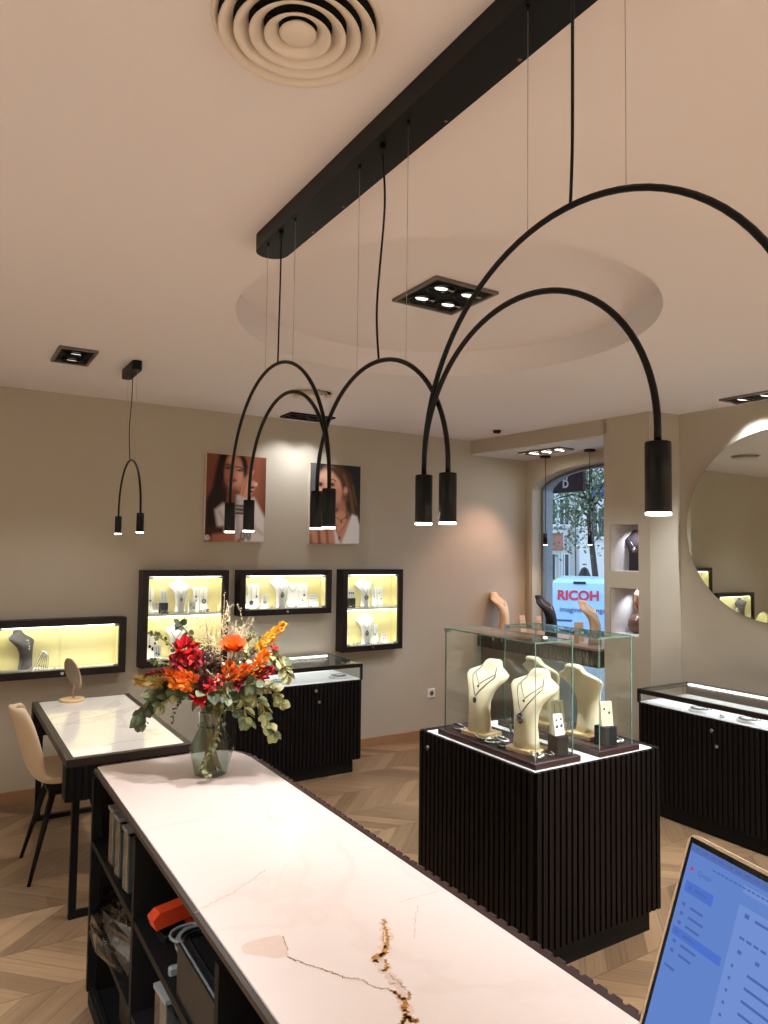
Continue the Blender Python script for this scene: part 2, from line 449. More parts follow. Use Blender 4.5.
# --- foreground counter: marble worktop on an open shelf unit
CT = .855
cu = thing('shop_counter', 'long foreground counter with open black shelves on one side and slatted dark front', 'counter', (.82, 1.4, 0))
poly = [(.548, .12), (1.105, .12), (1.105, 2.76), (1.095, 2.83), (1.07, 2.885), (1.03, 2.915), (.97, 2.928), (.548, 2.928)]
b = MB(); b.bbox(.535, 1.08, .14, 2.9, .0, .045, 'black_wood', .004)
b.box(.545, .56, .14, 2.9, .045, .06, 'black_wood'); b.build('plinth', cu, True)
b = MB()
b.box(1.02, 1.10, .14, 2.74, .045, .82, 'wenge'); b.box(.56, 1.02, 2.88, 2.915, .045, .82, 'wenge'); b.prism([(1.02, 2.70), (1.10, 2.70), (1.098, 2.77), (1.085, 2.83), (1.06, 2.875), (1.02, 2.905), (.97, 2.912), (.97, 2.88), (1.02, 2.85)], .045, .82, 'wenge')
slats(b, .56, 1.10, .14, 2.74, .045, .851, 'wenge_edge', .036, .022, .037, 'X')
n = 7
for i in range(n):
    a = (i+.5)/n*PI/2; M = Matrix.Translation((.965+.14*math.cos(a), 2.765+.155*math.sin(a), 0)) @ Matrix.Rotation(a, 4, 'Z')
    b.box(-.02, .031, -.011, .011, .045, .851, 'wenge_edge', M)
for i in range(11): b.box(.57+i*.036, .592+i*.036, 2.915, 2.957, .045, .851, 'wenge_edge')
b.prism([(1.10, .14), (1.128, .14), (1.128, 2.765), (1.117, 2.84), (1.088, 2.90), (1.04, 2.935), (.97, 2.95), (.56, 2.95), (.56, 2.90), (.96, 2.90), (1.02, 2.88), (1.06, 2.84), (1.09, 2.76)], .836, .8515, 'wenge_edge')
b.build('slatted_front', cu, True)
for y in (2.905, 2.235, 1.49, .745, .16):
    MB().box(.53, 1.02, y-.012, y+.012, .045, .826, 'black_wood').build('divider', cu, True)
for z in (.585, .318):
    for y0, y1 in ((2.247, 2.893), (1.502, 2.223), (.757, 1.478), (.172, .733)):
        MB().box(.532, 1.02, y0, y1, z-.011, z+.011, 'black_wood').build('shelf', cu, True)
b = MB(); b.prism([(x+(-.012 if x < .7 else .0), y) for x, y in poly], .836, .85, 'walnut_edge'); b.build('top_edge', cu, True)
b = MB(); b.prism(poly, .85, CT, 'counter_marble')
tp = b.build('worktop', cu, True)
Z = CT+.0004
def vdone(b): b.build('marble_vein', tp, False).data.transform(Matrix.Translation((-.82, -1.4, 0)))
def vein(px, w, m, jit=.004, z=Z, k=10):
    P = [at_z(x, y, CT) for x, y in px]; Q = []; b = MB()
    for i in range(len(P)-1):
        for j in range(k): Q.append(P[i].lerp(P[i+1], j/k)+Vector((random.uniform(-jit, jit), random.uniform(-jit, jit), 0)))
    Q.append(P[-1]); L, Rr = [], []
    for i, q in enumerate(Q):
        t = (Q[min(i+1, len(Q)-1)]-Q[max(i-1, 0)]); nn = Vector((-t.y, t.x, 0)).normalized()*w*random.uniform(.25, 1)*.5
        L.append((q.x+nn.x, q.y+nn.y, z)); Rr.append((q.x-nn.x, q.y-nn.y, z))
    b.loft([L, Rr], m, closed=False, caps=False, smooth=False); vdone(b)
def blot(px, m, z=Z): b = MB(); b.poly([(q.x, q.y, z) for q in (at_z(x, y, CT) for x, y in px)], m); vdone(b)
vein([(383, 918), (387, 935), (384, 952), (376, 960), (388, 972)], .034, 'vein_pale', .002)
vein([(388, 972), (400, 988), (405, 1005), (412, 1030)], .03, 'vein_pale', .002)
vein([(194, 913), (212, 903), (232, 894), (252, 880), (268, 868)], .0035, 'vein_grey', .003)
vein([(300, 880), (330, 866), (372, 848)], .002, 'vein_pale', .003)
vein([(400, 902), (420, 896), (438, 891)], .002, 'vein_grey', .002)
vein([(414, 938), (415, 925), (418, 905)], .002, 'vein_grey', .003)
vein([(263, 801), (268, 810), (271, 820)], .002, 'vein_grey', .002)
vein([(278, 817), (286, 822)], .002, 'vein_pale', .002)
blot([(241, 947), (246, 943), (262, 938), (279, 935), (285, 938), (286, 949), (289, 957), (274, 958), (243, 953)], 'vein_pale')
vein([(283, 936), (285, 944), (288, 951)], .002, 'vein_brown', .002, Z+.0002)
vein([(288, 957), (305, 964), (325, 970), (345, 978)], .004, 'vein_brown', .003, Z+.0002)
vein([(345, 978), (360, 979), (372, 987), (392, 990)], .005, 'vein_grey', .003, Z+.0002)
vein([(383, 920), (386, 930), (388, 938), (385, 948)], .010, 'vein_gold', .004, Z+.0002)
vein([(382, 932), (384, 942)], .004, 'vein_gold', .003, Z+.0002)
vein([(386, 945), (385, 955), (375, 957), (376, 962)], .016, 'vein_gold', .005, Z+.0002)
vein([(386, 958), (388, 968), (383, 972)], .009, 'vein_gold', .006, Z+.0002)
vein([(388, 974), (400, 983), (408, 992), (410, 1000)], .007, 'vein_grey', .003, Z+.0002)
vein([(392, 990), (398, 995), (403, 1000)], .009, 'vein_gold', .004, Z+.0003)
vein([(403, 998), (405, 1010), (408, 1020), (418, 1022)], .013, 'vein_gold', .006, Z+.0003)
vein([(410, 993), (409, 1000)], .007, 'vein_gold', .003, Z+.0003)
vein([(405, 1018), (400, 1026), (415, 1045)], .010, 'vein_gold', .006, Z+.0003)

# things on the counter's shelves
def doc_case(label, x, y, z, h, w, lean=0.):
    t = thing('document_case', label, 'plastic case', (x, y, z), R(4), 'clear plastic cases on the counter shelves')
    M = Matrix.Rotation(lean, 4, 'X')
    b = MB(); b.box(-.12, .12, -w/2, -w/2+.002, 0, h, 'acrylic', M); b.box(-.12, .12, w/2-.002, w/2, 0, h, 'acrylic', M); b.box(-.12, -.118, -w/2, w/2, 0, h, 'acrylic', M); b.box(-.12, .12, -w/2, w/2, 0, .002, 'acrylic', M); b.build('shell', t)
    MB().box(-.112, .11, -w*.3, w*.3, .003, h*.93, 'frosted', M).build('folded_sheets', t)
    MB().box(-.124, .124, -w/2-.003, w/2+.003, h, h+.012, 'frosted', M).build('lid', t)
for k, (y, h, l) in enumerate(((2.63, .19, 'thin clear plastic case nearest the far end of the upper counter shelf'), (2.53, .192, 'clear plastic case of sheets between two others on upper counter shelf'), (2.41, .195, 'clear plastic case closest to the divider, upper counter shelf end'))):
    doc_case(l, .662, y, .597, h, .05)
doc_case('tall clear plastic case on the lower shelf under the orange puncher', .665, 1.97, .33, .18, .09)
b = MB(); rnd = random.Random(3)
for k in range(3):
    n, m = 16, 12; rows = []
    cx, cy = .64+.03*k, 2.60-.05*k; rx, ry, hz = .15-.02*k, .24-.03*k, .17-.03*k
    for i in range(n+1):
        th = PI*i/n*.5+.02; row = []
        for j in range(m):
            a = 2*PI*j/m; q = 1+rnd.uniform(-.22, .22)
            row.append((max(cx+rx*math.sin(th)*math.cos(a)*q, .50), cy+ry*math.sin(th)*math.sin(a)*q, .332+max(0, hz*math.cos(th)*q+rnd.uniform(-.012, .012))))
        rows.append(row)
    b.loft(rows, 'plastic_wrap', caps=False, smooth=False)
solo(b, 'plastic_bag', 'crumpled clear plastic bags stuffed on lower counter shelf by the end', 'plastic bag')
t = thing('hole_puncher', 'orange hole puncher on upper counter shelf beside grey cables', 'puncher', (.668, 2.085, .597), R(8))
MB().bbox(-.1, .1, -.03, .03, 0, .02, 'black_wood').build('base', t)
b = MB(); b.prism([(-.12, .04), (.10, .06), (.11, .08), (.10, .1), (-.11, .085), (-.13, .07)], -.022, .022, 'orange_plastic', Matrix.Rotation(PI/2, 4, 'X'))
b.box(-.02, .02, -.018, .018, .02, .06, 'orange_plastic'); b.build('lever', t)
b = MB()
for k in range(6):
    b.torus((.635+rnd.uniform(-.02, .02), 1.955+rnd.uniform(-.02, .02), .607+k*.009), .055+rnd.uniform(-.012, .012), .0045, 'frosted' if k % 3 else 'key_black', 22, 6, Matrix.Rotation(rnd.uniform(-.35, .35), 3, 'X'))
b.tube([(.62, 1.91, .61), (.585, 1.90, .606), (.57, 1.905, .606)], .005, 'frosted'); b.bbox(.545, .58, 1.885, 1.905, .597, .617, 'frosted')
solo(b, 'charging_cable', 'coiled grey and black cables on the upper counter shelf', 'cable')
t = thing('ring_binder', 'black binder standing on upper counter shelf in front of cables', 'binder', (.585, 1.665, .5965), 0)
MB().box(-.045, .045, -.14, .14, 0, .125, 'key_black').build('cover', t)
b = MB(); b.box(-.040, -.036, -.138, .138, .1251, .128, 'frosted'); b.box(-.018, -.014, -.138, .138, .1251, .128, 'chrome'); b.build('metal_edge', t)
t = thing('storage_box', 'low brown cardboard box in the bottom cubby of the counter', 'box', (.70, 2.56, .046)); MB().bbox(-.1, .12, -.16, .12, 0, .13, 'walnut_edge').build('box_body', t); MB().box(-.103, .123, -.163, .123, .13, .145, 'walnut_edge').build('lid', t)

# --- consultation table
TT = .723
tb = thing('consultation_table', 'marble topped table with black end aprons between counter and back wall', 'table', (.82, 4.265, 0))
X0, X1, Y0, Y1 = .53, 1.112, 3.555, 4.97
b = MB()
for x0, x1, y0, y1 in ((X0, X0+.035, Y0, Y1), (X1-.035, X1, Y0, Y1), (X0+.035, X1-.035, Y0, Y0+.035), (X0+.035, X1-.035, Y1-.035, Y1)): b.box(x0, x1, y0, y1, TT-.035, TT, 'walnut_edge')
b.build('top_frame', tb, True)
tt = MB().box(X0+.035, X1-.035, Y0+.035, Y1-.035, TT-.03, TT+.001, 'table_marble').build('tabletop', tb, True)
def ribbon(P, w, m, z, jit=.003, k=8):
    Q = []
    for i in range(len(P)-1):
        for j in range(k): Q.append(Vector((*P[i], z)).lerp(Vector((*P[i+1], z)), j/k)+Vector((random.uniform(-jit, jit), random.uniform(-jit, jit), 0)))
    L, Rr = [], []
    for i, q in enumerate(Q):
        t_ = (Q[min(i+1, len(Q)-1)]-Q[max(i-1, 0)]); n_ = Vector((-t_.y, t_.x, 0)).normalized()*w*random.uniform(.3, 1)*.5; L.append(q+n_); Rr.append(q-n_)
    b = MB(); b.loft([L, Rr], m, closed=False, caps=False, smooth=False); o = b.build('marble_vein', tt); o.data.transform(Matrix.Translation((-.82, -4.265, 0))); return o
for P in (((.60, 4.22), (.72, 4.34), (.90, 4.42), (1.07, 4.56)), ((.60, 4.72), (.66, 4.78), (.78, 4.86)), ((.66, 3.70), (.82, 3.76), (.98, 3.74))): ribbon([at for at in P], .006, 'vein_slate', TT+.0013)
for y0, y1 in ((Y0, Y0+.1), (Y1-.1, Y1)):
    b = MB(); b.box(X0, X1, y0, y1, TT-.19, TT-.035, 'black_wood')
    if y0 == Y0: slats(b, X0+.01, X1, Y0, 0, TT-.19, TT-.035, 'black_wood', .03, .02, .006, 'y')
    b.build('apron', tb, True)
for x in (X0+.05, X1-.05):
    for y in (Y0+.03, Y1-.03):
        MB().bbox(x-.016, x+.016, y-.016, y+.016, 0, TT-.19, 'black_metal', .002).build('leg', tb, True)
for y in (Y0+.03, Y1-.03):
    MB().box(X0+.066, X1-.066, y-.014, y+.014, .0, .028, 'black_metal').build('foot_bar', tb, True)

# --- vanity mirror on the table
ms = thing('vanity_mirror', 'small oval tilting mirror on a round wooden base on the marble table', 'mirror', (at_z(72, 701, TT).x, at_z(72, 701, TT).y, TT+.001), R(-70))
b = MB(); b.lathe([(.072, 0), (.075, .003), (.075, .013), (.072, .016)], 'light_wood', 32); b.build('base', ms)
MB().cyl((0, .008, .016), (0, .008, .165), .004, 'copper').build('post', ms)
M = Matrix.Translation((0, .0, .17)) @ Matrix.Rotation(R(17), 4, 'X') @ Matrix.Rotation(R(90), 4, 'X') @ Matrix.Diagonal((.9, 1.05, 1, 1))
b = MB(); b.lathe([(.1, -.004), (.1, .003)], 'copper', 40, M); b.build('oval_frame', ms)
b = MB(); b.lathe([(.096, .0031), (.094, .004)], 'mirror', 40, M); b.build('mirror_glass', ms)
b = MB(); b.lathe([(.094, -.0062), (.096, -.0041)], 'mirror', 40, M); b.build('mirror_glass', ms)

# --- chair
ch = thing('shell_chair', 'beige upholstered shell chair with slim black legs pulled up to table', 'chair', (.64, 4.21, 0), R(0))
prof = [(.24, .455, .17), (.20, .468, .205), (.10, .462, .225), (0, .452, .232), (-.10, .452, .228), (-.165, .475, .215), (-.205, .53, .205), (-.235, .62, .2), (-.262, .72, .192), (-.285, .80, .17), (-.30, .85, .125), (-.305, .868, .06)]
b = MB(); rows = []; n = 12
for i, (x, z, w) in enumerate(prof):
    row = []
    for j in range(n+1):
        s = -1+2*j/n; back = min(1, max(0, (i-4)/3)); c = abs(s)**2.4
        row.append((x+.075*back*c, s*w, z+.05*(1-back)*c*(1 if i > 0 else .4)))
    rows.append(row)
b.loft(rows, 'chair_fabric', closed=False, caps=False)
o = b.build('seat_shell', ch); md = o.modifiers.new('thick', 'SOLIDIFY'); md.thickness = .03; md.offset = -1; md = o.modifiers.new('smooth', 'SUBSURF'); md.levels = 1; md.render_levels = 2
b = MB(); b.bbox(-.11, .13, -.12, .12, .408, .424, 'black_metal'); b.build('seat_plate', ch)
for sx, sy in ((-1, -1), (-1, 1), (1, -1), (1, 1)):
    MB().cyl((sx*.1+.01, sy*.11, .412), (sx*.195 if sx < 0 else .23, sy*.195, 0), .017, 'black_wood', .009, 12).build('leg', ch)

# ----------------------------------------------- display counters with glass
def disc_tray(b, c, r):
    x, y, z = c; b.lathe([(r, 0), (r, .012), (r*.96, .015)], 'white_suede', 28, Matrix.Translation((x, y, z)))
def showcase(label, x0, x1, y0, y1, z, dz, front, loc, sides, plinth=.105):
    """slatted cabinet with a shallow glass display under its top"""
    t = thing('display_counter', label, 'display counter', loc)
    zb = z-dz; ins = .05
    b = MB(); b.box(x0+ins, x1-ins, y0+ins, y1-ins, 0, plinth, 'black_wood'); b.build('plinth', t, True)
    b = MB(); b.box(x0+.011, x1-.011, y0+.011, y1-.011, plinth, zb, 'wenge'); slats(b, x0+.011, x1-.011, y0+.011, y1-.011, plinth, zb-.004, 'wenge', .033, .02, .011, sides); b.build('slatted_body', t, True)
    b = MB(); b.box(x0+.012, x1-.012, y0+.012, y1-.012, zb, zb+.006, 'white_suede'); b.build('display_deck', t, True)
    b = MB(); f = .017
    for xx, yy in ((x0, y0), (x1-f, y0), (x0, y1-f), (x1-f, y1-f)): b.box(xx, xx+f, yy, yy+f, zb, z-.016, 'wenge_frame')
    for a in ((x0, x1, y0, y0+f), (x0, x1, y1-f, y1), (x0, x0+f, y0+f, y1-f), (x1-f, x1, y0+f, y1-f)): b.box(*a, z-.030, z-.001, 'wenge_frame')
    b.build('top_frame', t, True)
    MB().box(x0+f, x1-f, y0+f, y1-f, z-.006, z, 'pane', None, 'glass_edge', 0).build('glass_top', t, True)
    if front == 'y':
        MB().box(x0+f, x1-f, y0+.004, y0+.009, zb+.006, z-.030, 'pane').build('front_glass', t, True)
        MB().box(x1-.009, x1-.004, y0+f, y1-f, zb+.006, z-.030, 'pane').build('side_glass', t, True)
        MB().box(x0+.02, x1-.02, y1-f-.004, y1-f, zb+.006, z-.018, 'wenge_frame').build('back_panel', t, True)
        MB().box(x0+.03, x1-.03, y1-f-.022, y1-f-.006, z-.019, z-.0065, 'led_white').build('led_strip', t, True)
    else:
        MB().box(x0+.004, x0+.009, y0+f, y1-f, zb+.006, z-.030, 'pane').build('front_glass', t, True)
        MB().box(x0+f, x1-f, y1-.009, y1-.004, zb+.006, z-.030, 'pane').build('side_glass', t, True)
        MB().box(x1-f-.004, x1-f, y0+.02, y1-.02, zb+.006, z-.018, 'wenge_frame').build('back_panel', t, True)
        MB().box(x1-f-.022, x1-f-.006, y0+.03, y1-.03, z-.019, z-.0065, 'led_white').build('led_strip', t, True)
    return t
BZ, RZ = .828, .80
bc = showcase('slatted dark display counter against the back wall under the two shallow wall cases', 1.80, 2.80, 4.765, 5.335, BZ, .125, 'y', (2.3, 5.05, 0), 'xXy')
rc = showcase('slatted dark display counter running below the large round mirror', 3.98, 4.52, .9, 3.166, RZ, .09, 'x', (4.25, 2.0, 0), 'xY')
for p in ((316, 691), (319, 702)): lock((at_y(*p, 4.765).x, 4.765, at_y(*p, 4.765).z), (0, -1, 0), bc)
for p in ((712, 730.5), (717, 746.5)): lock((3.98, at_x(*p, 3.98).y, at_x(*p, 3.98).z), (-1, 0, 0), rc)
def bracelet_tray(label, x, y, z, rz, r=.085):
    t = thing('bracelet_tray', label, 'jewellery tray', (x, y, z), rz, 'round white trays of bracelets')
    b = MB(); disc_tray(b, (0, 0, 0), r); b.build('tray', t)
    for k in range(3):
        b = MB(); rr = .06-.012*k
        b.torus((.006*k, .004*k, .017+.0015*k), rr, .0022, 'silver' if k != 1 else 'dark_silver', 28, 6)
        if k == 0:
            for i in range(7): b.ball((rr*math.cos(i*.22-2.2), rr*math.sin(i*.22-2.2), .02), .006, 'chrome', 6, 4)
        b.build('bracelet', t)
for px, l, ry in ((349, 'white disc of bracelets in the back counter, beside its right end', .02), (261+13, 'white disc of bracelets in the back counter, partly behind the bouquet', .03)):
    q = at_z(px, 681, BZ-.119); bracelet_tray(l, q.x, 4.765+.13, BZ-.1185, 0, .078)
for px, py, l in ((699, 711, 'white disc of silver bracelets in the mirror counter, nearer its corner end'), (746, 722, 'white disc of silver bracelets in the mirror counter, farther from its corner end')):
    q = at_z(px, py, RZ-.082); bracelet_tray(l, max(q.x, 4.09), q.y, RZ-.0835, PI/2, .07)
b = MB(); q = at_z(722, 717, RZ-.082); b.torus((q.x, q.y, RZ-.0785), .012, .004, 'silver', 16, 6, Matrix.Rotation(.5, 3, 'X')); solo(b, 'silver_ring', 'small silver ring lying between the two discs in mirror counter', 'ring')

# ------------------------------------------------ central pedestal + vitrines
PZ = .82
pd = thing('display_pedestal', 'freestanding dark slatted pedestal with white top in the middle of the shop', 'pedestal', (2.43, 2.48, 0))
b = MB(); b.box(2.10, 2.79, 2.16, 2.88, 0, .11, 'black_wood'); b.build('plinth', pd, True)
b = MB(); b.box(2.056, 2.824, 2.131, 2.925, .105, PZ-.004, 'wenge'); slats(b, 2.056, 2.824, 2.131, 2.925, .105, PZ-.006, 'wenge', .0335, .022, .011); b.build('slatted_body', pd, True)
MB().box(2.056, 2.776, 2.132, 2.872, PZ-.012, PZ, 'white_paint').build('white_top', pd, True)
lock((2.045, at_x(428, 747.5, 2.045).y, at_x(428, 747.5, 2.045).z), (-1, 0, 0), pd)
VB = PZ+.026
def vitrine(label, x0, x1, y0, y1, loc):
    t = thing('glass_vitrine', label, 'glass vitrine', loc)
    b = MB(); b.bbox(x0-.018, x1+.026, y0-.02, y1+.03, PZ, VB, 'wenge_edge', .003); b.build('base', t, True)
    z1 = 1.322; g = .005; e = 'glass_edge'
    MB().box(x0, x1, y0, y1, z1, z1+.006, 'pane', None, e, 0).build('glass_top', t, True)
    for a, th in (((x0, x0+g, y0, y1), 2), ((x1-g, x1, y0, y1), 2), ((x0+g, x1-g, y0, y0+g), 1), ((x0+g, x1-g, y1-g, y1), 1)):
        MB().box(*a, VB, z1, 'pane', None, e, th).build('glass_side', t, True)
    MB().box(x0-.002, x0+.02, y1-.02, y1+.002, z1-.014, z1+.008, 'grey_plastic').build('hinge', t, True)
    return t
vitrine('long glass vitrine on the pedestal edge nearest the counter', 2.085, 2.305, 2.16, 2.77, (2.195, 2.45, PZ))
vitrine('long glass vitrine on the pedestal edge nearest the window', 2.458, 2.675, 2.155, 2.765, (2.565, 2.44, PZ))

# ------------------------------------------------------------ jewellery kit
BP = [(0, -.050, .034, .056), (.03, -.050, .032, .053), (.09, -.050, .026, .050), (.14, -.045, .026, .054), (.185, -.032, .034, .068), (.22, -.012, .048, .092), (.245, .010, .064, .112), (.262, .028, .078, .112), (.276, .042, .090, .084), (.288, .050, .100, .056), (.300, .056, .108, .047), (.312, .062, .112, .042), (.319, .070, .108, .032)]
def bprof(z, hs):
    z = z/hs
    for a, c in zip(BP, BP[1:]):
        if a[0] <= z <= c[0]:
            t = (z-a[0])/(c[0]-a[0]); return [a[i]+(c[i]-a[i])*t for i in (1, 2, 3)]
    return list(BP[-1][1:])
def bust_front(x, z, s=1., hs=1.):
    yf, yb, hw = bprof(z, hs); hw *= s; yf *= s; yb *= s
    m = (yf+yb)/2; h = (yb-yf)/2; k = min(abs(x)/hw, .999)
    return m-h*(1-k**2.6)**(1/2.2)
def bust_mesh(b, m, s=1., hs=1.):
    rows = []
    for z, yf, yb, hw in BP:
        mm, h = (yf+yb)/2*s, (yb-yf)/2*s; row = []
        for i in range(28):
            a = 2*PI*i/28; c, sn = math.cos(a), math.sin(a)
            row.append((hw*s*math.copysign(abs(c)**(2/2.6), c), mm+h*math.copysign(abs(sn)**(2/2.2), sn), z*hs))
        rows.append(row)
    b.loft(rows, m)
def bust(label, loc, rz, m, s=1., hs=1., base=None, group=None):
    t = thing('necklace_bust', label, 'necklace bust', loc, rz, group)
    z0 = 0
    if base:
        b = MB(); b.bbox(-.068*s, .068*s, -.058*s, .062*s, 0, .018, base, .003); b.build('base', t); z0 = .018
    b = MB(); bust_mesh(b, m, s, hs)
    o = b.build('neck_form', t); o.data.transform(Matrix.Translation((0, 0, z0)))
    return t, z0
def necklace(label, loc, rz, zp, metal='dark_silver', pend='drop', s=1., hs=1., z0=0, group=None, r=.0013, spread=.062, zt=.250, pm=None):
    """a chain lying over a bust of scale s, its pendant at height zp"""
    t = thing('necklace', label, 'necklace', loc, rz, group)
    P = []
    for i in range(-16, 17):
        u = i/16; x = u*spread*s; z = hs*(zp+(zt-zp)*abs(u)**.9)
        P.append((x, bust_front(x, z, s, hs)-.0022, z+z0))
    for sg in (-1, 1):
        Q = []
        for k in range(1, 4):
            x = sg*(spread-(spread-.040)*k/3)*s; z = hs*(zt+(.290-zt)*k/3)
            Q.append((x, bust_front(x, z, s, hs)-.0022, z+z0))
        P = P+Q if sg > 0 else list(reversed(Q))+P
    b = MB(); b.tube(P, r, metal, 6); b.build('chain', t)
    zq = hs*(zp-.006); y = bust_front(0, zq, s, hs)-.003; b = MB(); pm = pm or metal
    Mx = Matrix.Translation((0, y-.002, zq+z0-.012)) @ Matrix.Rotation(PI/2, 4, 'X')
    if pend == 'drop':
        b.lathe([(.002, -.003), (.011, -.002), (.012, .0), (.011, .003), (.002, .004)], pm, 14, Mx @ Matrix.Diagonal((.8, 1.25, 1, 1)))
    elif pend == 'disc':
        b.lathe([(.019, -.002), (.019, .002)], pm, 20, Mx @ Matrix.Diagonal((.85, 1.2, 1, 1))); b.torus((0, y-.004, zq+z0-.012), .013, .003, 'silver', 16, 6, Matrix.Rotation(PI/2, 3, 'X'))
        for k in range(5): b.ball((.007*math.cos(k*1.26), y-.005, zq+z0-.012+.007*math.sin(k*1.26)), .003, 'silver', 6, 4)
    elif pend == 'bead': b.ball((0, y, zq+z0-.002), .006, pm, 8, 6)
    elif pend == 'ring':
        b.torus((0, y-.003, zq+z0-.012), .016, .004, pm, 18, 6, Matrix.Rotation(PI/2, 3, 'X')); b.ball((0, y-.003, zq+z0-.012), .009, 'silver', 8, 6)
    b.build('pendant', t); return t
def card(label, loc, rz, w, h, marks, m='white_card', lean=.16, group='jewellery cards in the wall cases', cat='jewellery card', name='jewellery_card'):
    """wedge shaped display card with jewellery pieces hanging on its face"""
    t = thing(name, label, cat, loc, rz, group)
    d = h*math.tan(lean)
    b = MB(); b.loft([[(-w/2, 0, 0), (w/2, 0, 0), (w/2, d+.012, 0), (-w/2, d+.012, 0)], [(-w/2, d, h), (w/2, d, h), (w/2, d+.006, h), (-w/2, d+.006, h)]], m, smooth=False); b.build('stand', t)
    def P(x, z): return (x*w, d*z-.0015, z*h)
    for k in marks:
        b = MB(); ty = k[0]
        if ty == 'chain':
            _, x, z0, z1, c = k; b.tube([P(x, z0), P(x, (z0+z1)/2), P(x, z1)], .0011, c, 5); b.build('chain', t)
        elif ty == 'dot':
            _, x, z, r, c = k; p = P(x, z); b.ball((p[0], p[1]-.001, p[2]), (r, .002, r*1.15), c, 10, 6); b.build('pendant', t)
        elif ty == 'ring':
            _, x, z, r, c = k; p = P(x, z); b.torus((p[0], p[1]-.002, p[2]), r, r*.25, c, 16, 6, Matrix.Rotation(PI/2, 3, 'X')); b.build('ring', t)
        elif ty == 'v':
            _, x, z, ww, dz, c = k; b.tube([P(x+u*ww, z+dz*(abs(u)**1.5)) for u in [i/8 for i in range(-8, 9)]], .0016, c, 5); b.build('chain', t)
        elif ty == 'bar':
            _, x0, x1, z, c = k; b.tube([P(x0, z), P(x1, z)], .0016, c, 5); b.build('bracelet', t)
    return t

def face(dx, dy): return math.atan2(dx, -dy)
# ---- inside the vitrines
ra = face(-.97, -.16); VZ = VB+.0005
GA, GB = (2.178, 2.61, VZ), (2.178, 2.30, VZ); BS = 1.06
bust('cream necklace bust in the near vitrine, the one toward the back wall', GA, ra, 'cream', BS, base='light_wood', group='cream busts in the vitrines')
bust('cream necklace bust at the front corner of the near vitrine', GB, ra, 'cream', BS, base='light_wood', group='cream busts in the vitrines')
necklace('long dark chain with oval drop on the near vitrine bust toward the wall', GA, ra, .165, 'black_metal', 'drop', s=BS, z0=.018, pm='dark_silver', r=.0018)
necklace('shorter dark chain with small bead on near vitrine bust toward the wall', GA, ra, .215, 'dark_silver', 'bead', s=BS, z0=.018, spread=.055, zt=.262, r=.0015)
necklace('long dark chain with large oval medallion on the front corner bust', GB, ra, .145, 'dark_silver', 'disc', s=BS, z0=.018, pm='dark_silver', r=.0016)
necklace('short dark chain with small charm on the front corner bust', GB, ra, .205, 'dark_silver', 'bead', s=BS, z0=.018, spread=.055, zt=.262, r=.0013)
GC, GD = (2.595, 2.60, VZ), (2.595, 2.345, VZ)
bust('cream necklace bust in the far vitrine standing behind the front corner bust', GC, face(1., -.05), 'cream', BS, base='light_wood', group='cream busts in the vitrines')
bust('cream necklace bust in the far vitrine seen from behind with bare shoulders', GD, face(1., .05), 'cream', BS, base='light_wood', group='cream busts in the vitrines')
necklace('dark chain with round charm on the rear bust of the far vitrine', GC, face(1., -.05), .20, 'black_metal', 'bead', s=BS, z0=.018, r=.002)
necklace('dark cord necklace with drop on bust facing away in the far vitrine', GD, face(1., .05), .17, 'black_metal', 'drop', s=BS, z0=.018)
def block(label, x, y, s, h, rz=0., m='black_velvet', z=VZ):
    b = MB(); b.bbox(-s/2, s/2, -s/2, s/2, 0, h, m, .002); return solo(b, 'display_block', label, 'display block', (x, y, z), rz)
block('black velvet display block at the front corner of the near vitrine', 2.258, 2.202, .062, .078, R(-4))
card('white card with dark drop earrings standing on near vitrine block', (2.258, 2.19, VZ+.0785), R(-6), .05, .088, [('dot', -.25, .72, .004, 'dark_void'), ('dot', -.25, .42, .006, 'dark_silver'), ('dot', .25, .75, .004, 'dark_void'), ('dot', .25, .45, .006, 'dark_silver')], group=None)
block('black velvet display block in the far vitrine corner below an earring card', 2.555, 2.203, .07, .082, R(-3))
card('pale card with earrings on the far vitrine block', (2.555, 2.190, VZ+.0825), R(-20), .055, .105, [('dot', -.2, .7, .005, 'dark_silver'), ('dot', .2, .55, .005, 'dark_silver')], m='cream', group=None)
card('tall cream card with thin chains at back of far vitrine', (2.505, 2.43, VZ), R(-10), .07, .15, [('chain', -.25, .95, .3, 'dark_silver'), ('dot', -.25, .3, .006, 'silver'), ('chain', .2, .95, .5, 'dark_silver'), ('dot', .2, .5, .006, 'silver')], m='cream', group=None)
block('small black velvet block at the rear end of the far vitrine', 2.49, 2.70, .05, .06)
rnd = random.Random(11)
def bracelet(label, c, r, kind, tilt=0., rz=0.):
    t = thing('bracelet', label, 'bracelet', c, rz, 'bracelets lying in the vitrines')
    b = MB(); M = Matrix.Rotation(tilt, 3, 'X'); dz = r*abs(math.sin(tilt))+.006
    if kind == 'bead':
        n = 15; r *= 1.15
        for i in range(n): b.ball(M @ Vector((r*math.cos(2*PI*i/n), r*math.sin(2*PI*i/n)*.9, 0))+Vector((0, 0, dz)), r*.2, 'silver' if i % 2 else 'chrome', 7, 5)
    else:
        b.torus((0, 0, dz), r, .0062, kind, 26, 8, M)
        for i in range(6):
            a = -2.3+i*.28; b.ball(M @ Vector((r*math.cos(a), r*math.sin(a), .004))+Vector((0, 0, dz)), .0065, 'silver', 7, 5)
    b.build('band', t); return t
